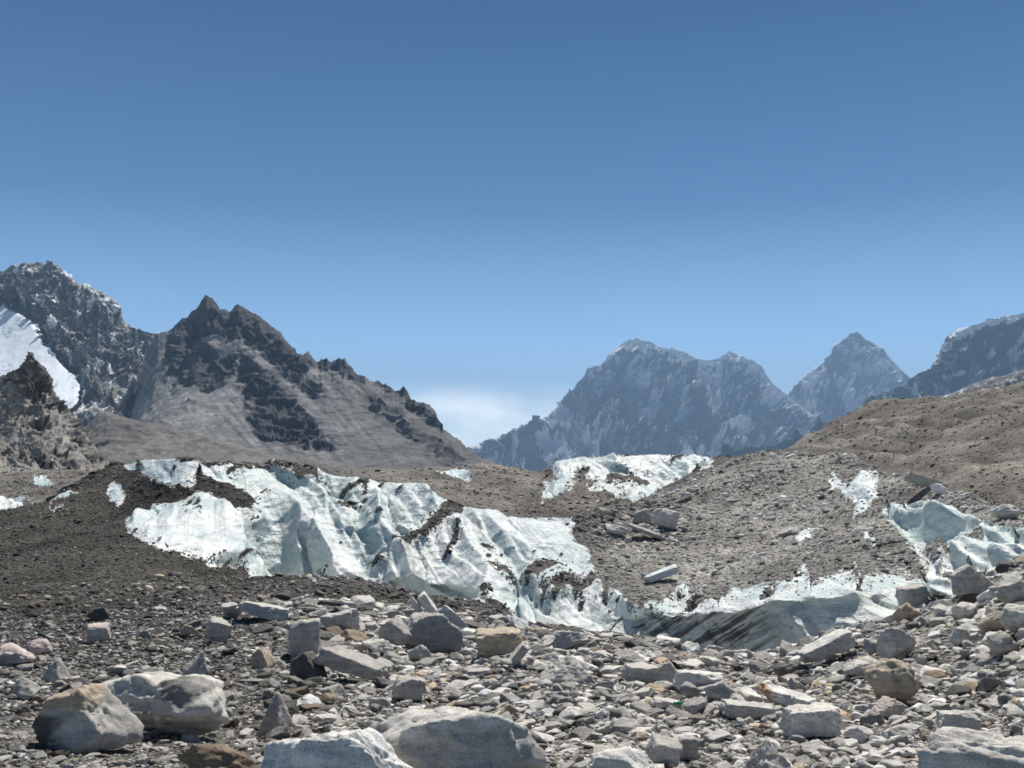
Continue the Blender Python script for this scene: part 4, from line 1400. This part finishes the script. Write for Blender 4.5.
GL = [(-200, 300), (-20, 300), (0, 308), (15, 315), (38, 325), (38, 333), (45, 345), (55, 358), (70, 372), (84, 387), (81, 405), (70, 416), (40, 440), (-20, 440), (-200, 420)]


def split_L(px, py, qq):
    return inpoly(px + fbm(qq * 5, 3) * 2.5, py + fbm(qq * 5 + 9, 3) * 2.5, GL)


Vm, F_, m2, at, oL = mountain('mountain', 'jagged dark rock peak with snow streaks above the hanging glacier at left', SK_L, [(-190, 2700), (120, 2500), (260, 2300)], [(-190, 1700), (260, 1500)], [(-190, 470), (260, 470)],
                              170, 75, M_ridge, col_L, snow_L, rows=210, step=1.0, splits=split_L, jag=1.0, crest=0.8, spikes=4.0)
M_glac = mountain_material('hanging_glacier_ice', 160, 0.2, (0.80, 0.85, 0.90))
gx, gy = project(Vm)
band = fbm(np.stack([gx / 10 + gy / 14, gy / 50 - gx / 60, gx * 0], -1), 4)
at['snow'] = np.clip(0.80 + 0.5 * band, 0.35, 1).reshape(-1)
at['col'] = np.zeros_like(at['col']) + c3(0.42, 0.55, 0.64)
Vg = Vm + np.array((0, -16.0, 6.0))
tag(sub_mesh('hanging_glacier', Vg.reshape(-1, 3), F_.reshape(-1, 4), m2.reshape(-1), M_glac, at), 'white hanging glacier pouring down behind the brown rock hill at left', 'glacier')

# dark ridge with pinnacles, falling to the right
SK_R = [(120, 440), (132, 400), (146, 352), (157, 334), (171, 329), (177, 322), (182, 316), (186, 317), (191, 312), (197, 307), (201, 299), (205, 294), (209, 296), (212, 299), (216, 304), (220, 309), (225, 308), (230, 312), (234, 307), (238, 303), (246, 308), (252, 312), (259, 317), (268, 323), (276, 330), (285, 339), (294, 347), (298, 353), (303, 354), (308, 352), (312, 356), (317, 361), (321, 359), (326, 358), (332, 361), (338, 358), (342, 361), (345, 358), (348, 364), (351, 366), (354, 371), (358, 374), (364, 377), (371, 381), (379, 381), (385, 384), (390, 386), (395, 391), (399, 391), (402, 386), (405, 385), (409, 391), (412, 398), (415, 399), (420, 402), (426, 404), (434, 410), (437, 418), (440, 426), (448, 432), (455, 438), (468, 448), (481, 457), (495, 463), (510, 470)]
ROCK_R = [[(165, 333), (205, 290), (236, 300), (262, 316), (296, 345), (318, 362), (300, 372), (315, 385), (322, 398), (308, 392), (280, 372), (255, 347), (240, 342), (226, 330), (200, 335), (213, 350), (236, 360), (234, 380), (212, 385), (206, 395), (190, 385), (170, 385), (166, 360)],
          [(238, 352), (260, 368), (285, 390), (310, 418), (334, 447), (300, 446), (262, 437), (250, 420), (246, 395), (238, 376)],
          [(318, 358), (350, 360), (366, 376), (352, 382), (338, 372), (324, 370)],
          [(372, 378), (392, 384), (396, 394), (384, 390)], [(397, 390), (405, 380), (414, 398), (440, 420), (440, 432), (415, 412)],
          [(380, 400), (430, 438), (478, 462), (450, 464), (400, 430), (360, 400)]]


def col_R(px, py, tt, qq, r1):
    jx = px + fbm(np.stack([px / 8, py / 8, px * 0], -1), 6, 0.65) * 7
    jy = py + fbm(np.stack([px / 8, py / 8, px * 0 + 7], -1), 6, 0.65) * 7
    m = np.zeros(px.shape)
    for k, pl in enumerate(ROCK_R):
        m = np.maximum(m, inpoly(jx, jy, pl) * (0.62 if k == 5 else 1.0))
    m = smooth1(smooth1(m, 0.8, 0), 0.8, 1)
    streak = fbm(np.stack([(px - 0.85 * py) / 7.0, py / 70.0, px * 0], -1), 4)
    scree = (c3(0.20, 0.199, 0.198)[None, None] * (1 + 0.6 * streak)[..., None])
    dk_ = sstep(320, 400, px + (py - 400) * 0.3) * sstep(-0.3, 0.2, streak + 0.15)
    scree = mixc(scree, c3(0.135, 0.13, 0.125)[None, None] * np.ones(px.shape + (3,)), 0.75 * dk_)
    lt = sstep(245, 200, px) * sstep(375, 410, py) * sstep(450, 425, py)
    scree = mixc(scree, c3(0.33, 0.315, 0.30)[None, None] * np.ones(px.shape + (3,)), 0.6 * lt)
    c = mixc(scree, c3(0.068, 0.069, 0.074)[None, None] * np.ones(px.shape + (3,)), m)
    m2 = smooth1(smooth1(m, 4, 0), 4, 1)
    return c * (0.95 + 0.25 * fbm(qq * 3, 4))[..., None], np.clip(0.14 + m2, 0, 1)


def snow_R(px, py, tt, qq, r1, n):
    s = np.zeros(px.shape) + 0.02
    s += pts_snow(px, py, [(231, 360, 3, 4, .4), (215, 338, 10, 2, .3), (207, 394, 7, 2, .3), (186, 400, 7, 8, .32), (170, 395, 4, 12, .4), (235, 348, 3, 4, .3), (297, 354, 2, 2, .3)])
    return s


mountain('ridge', 'dark pinnacled ridge with pale scree chutes falling to the right', SK_R, [(118, 2050), (210, 2000), (510, 1500)], [(118, 1300), (510, 1250)], [(118, 468), (510, 474)],
         105, 27, M_ridge, col_R, snow_R, rows=200, step=0.8, jag=0.9, cat='ridge', crag=0.6, crest=0.85, spikes=5.5, gain2=0.48)

# brown bench of scree in front of it
SK_E = [(40, 470), (75, 436), (88, 424), (98, 415), (106, 412), (120, 416), (140, 421), (165, 426), (190, 432), (220, 440), (250, 448), (290, 456), (330, 462), (380, 468), (420, 472)]


def col_E(px, py, tt, qq, r1):
    c = np.zeros(px.shape + (3,)) + c3(0.19, 0.178, 0.162)
    w = sstep(0.0, 0.5, fbm(np.stack([px / 20, py / 6, px * 0], -1), 4) + 0.15 - np.abs(py - 447) / 30)
    return mixc(c, c3(0.10, 0.098, 0.095) * np.ones(px.shape + (3,)), w * 0.8), np.ones(px.shape) * 0.5


mountain('scree_slope', 'low brown scree bench in front of the dark pinnacled ridge', SK_E, [(40, 1150), (420, 1050)], [(40, 900), (420, 850)], [(40, 476), (420, 476)], 70, 10, M_ridge, col_E,
         lambda px, py, tt, qq, r1, n: np.zeros(px.shape) + 0.02, rows=70, jag=0.5, cat='slope')

# rock hill at the left edge
M_hill = mountain_material('hill_rock', 70, 0.8)
SK_H = [(-190, 380), (-90, 362), (-40, 378), (0, 377), (6, 374), (12, 372), (19, 365), (25, 356), (28, 352), (30, 350), (34, 356), (38, 360), (41, 365), (47, 376), (54, 387), (57, 399), (67, 412), (75, 425), (84, 434), (95, 446), (104, 458), (116, 470)]


def col_H(px, py, tt, qq, r1):
    c = np.zeros(px.shape + (3,)) + c3(0.33, 0.31, 0.28)
    dk = sstep(-0.1, 0.25, fbm(np.stack([px / 16 - py / 30, py / 16, px * 0], -1) + 2, 4) + 0.85 * sstep(415, 380, py) * sstep(0, 22, px) - 0.25 - 0.9 * sstep(40, 0, px) * sstep(385, 400, py))
    c = mixc(c, c3(0.095, 0.088, 0.08) * np.ones(px.shape + (3,)), dk * 0.85)
    return c * (0.95 + 0.3 * fbm(qq * 3, 4))[..., None], 0.45 + 0.55 * dk


mountain('rock_hill', 'brown craggy hill with a sharp dark tip at the left edge', SK_H, [(-190, 520), (116, 430)], [(-190, 330), (116, 330)], [(-190, 476), (116, 476)], 22, 8, M_hill, col_H,
         lambda px, py, tt, qq, r1, n: 0.03 + 0.3 * sstep(0.3, 0.6, fbm(np.stack([px / 8, py / 4, px * 0], -1) + 61, 3)) * sstep(440, 460, py), rows=160, step=0.8, jag=1.0, crag=0.8, cat='hill', crest=0.7, spikes=0.0)

# ------------------------------------------------------------------ air
def haze():
    m = bpy.data.materials.new('haze_air')
    m.use_nodes = True
    nt = m.node_tree
    nt.nodes.clear()
    out = nt.nodes.new('ShaderNodeOutputMaterial')
    v = nt.nodes.new('ShaderNodeVolumePrincipled')
    v.inputs['Color'].default_value = (0.41, 0.66, 1.0, 1)
    v.inputs['Density'].default_value = HAZE_D
    v.inputs['Anisotropy'].default_value = 0.0
    nt.links.new(v.outputs[0], out.inputs['Volume'])
    x0, x1, y0, y1, z0, z1 = -45000, 45000, -400, 24000, -60, 2300
    vs = np.array([(x, y, z) for x in (x0, x1) for y in (y0, y1) for z in (z0, z1)])
    fs = np.array([(0, 1, 3, 2), (4, 6, 7, 5), (0, 4, 5, 1), (2, 3, 7, 6), (0, 2, 6, 4), (1, 5, 7, 3)])
    o = mesh_np('haze', vs, fs, m, False)
    tag(o, 'thin blue air haze filling the valley', 'haze', kind='stuff')


HAZE_D = 6.2e-5
haze()

# ------------------------------------------------------------------ light
SUN_EL, SUN_AZ = math.radians(56), math.radians(14)     # azimuth measured from straight ahead, to the right
sd = bpy.data.lights.new('sun', 'SUN')
sd.energy = 5.0
sd.angle = math.radians(0.5)
sd.color = (1.0, 0.955, 0.885)
so = bpy.data.objects.new('sun', sd)
COL.objects.link(so)
dirv = Vector((math.sin(SUN_AZ) * math.cos(SUN_EL), math.cos(SUN_AZ) * math.cos(SUN_EL), math.sin(SUN_EL)))
so.rotation_euler = dirv.to_track_quat('Z', 'Y').to_euler()
so.location = (0, 0, 50)

w = bpy.data.worlds.new('World')
S.world = w
w.use_nodes = True
nt = w.node_tree
g = NB(nt)
bg = nt.nodes['Background']
sky = nt.nodes.new('ShaderNodeTexSky')
sky.sky_type = 'NISHITA'
sky.sun_disc = False
sky.sun_elevation = SUN_EL
sky.sun_rotation = SUN_AZ
sky.altitude = 5300
sky.air_density = 1.0
sky.dust_density = 0.4
sky.ozone_density = 2.0
bg.inputs['Strength'].default_value = 0.09
# thin bank of cloud low over the valley mouth
geo = g.n('ShaderNodeTexCoord').outputs['Generated']
sep = g.n('ShaderNodeSeparateXYZ')
nt.links.new(geo, sep.inputs[0])
mp = g.n('ShaderNodeMapping')
nt.links.new(geo, mp.inputs['Vector'])
mp.inputs['Scale'].default_value = (7, 7, 24)
nz = g.noise(mp.outputs[0], 1.0, 7, 0.55, 0.3)
el_ = g.math('MULTIPLY', g.ramp(sep.outputs[2], 0.10, 0.055), g.ramp(sep.outputs[0], -0.28, -0.05))
el_ = g.math('MULTIPLY', el_, g.ramp(sep.outputs[0], 0.14, 0.04))
cf = g.math('MULTIPLY', g.ramp(nz, 0.32, 0.68, 0.15, 0.8), el_)
rp = g.n('ShaderNodeValToRGB')
nt.links.new(sep.outputs[2], rp.inputs[0])
STOPS = [(0.02, (2.0, 1.85, 1.6)), (0.065, (1.9, 1.75, 1.5)), (0.13, (1.45, 1.6, 1.5)), (0.26, (.31, .64, .78)), (0.43, (.06, .37, .57)), (0.62, (.10, .22, .34)), (0.9, (.16, .24, .32))]
el = rp.color_ramp.elements
while len(el) < len(STOPS):
    el.new(0.5)
for e_, (po, c_) in zip(el, STOPS):
    e_.position = po
    e_.color = (*[v / 2 for v in c_], 1)
tint = g.mix(1.0, sky.outputs[0], rp.outputs[0], 'MULTIPLY')
tint = g.mix(1.0, tint, (2.0, 2.0, 2.0), 'MULTIPLY')
cc = g.mix(cf, tint, (26, 25.6, 24.6))
nt.links.new(cc, bg.inputs['Color'])

S.view_settings.view_transform = 'Standard'
S.view_settings.look = 'None'
S.view_settings.exposure = 0.42
S.view_settings.gamma = 1.0
S.view_settings.use_curve_mapping = False
S.render.engine = 'CYCLES'
S.cycles.max_bounces = 5
S.cycles.diffuse_bounces = 3
S.cycles.volume_bounces = 0
S.cycles.use_denoising = True
S.cycles.filter_width = 1.7
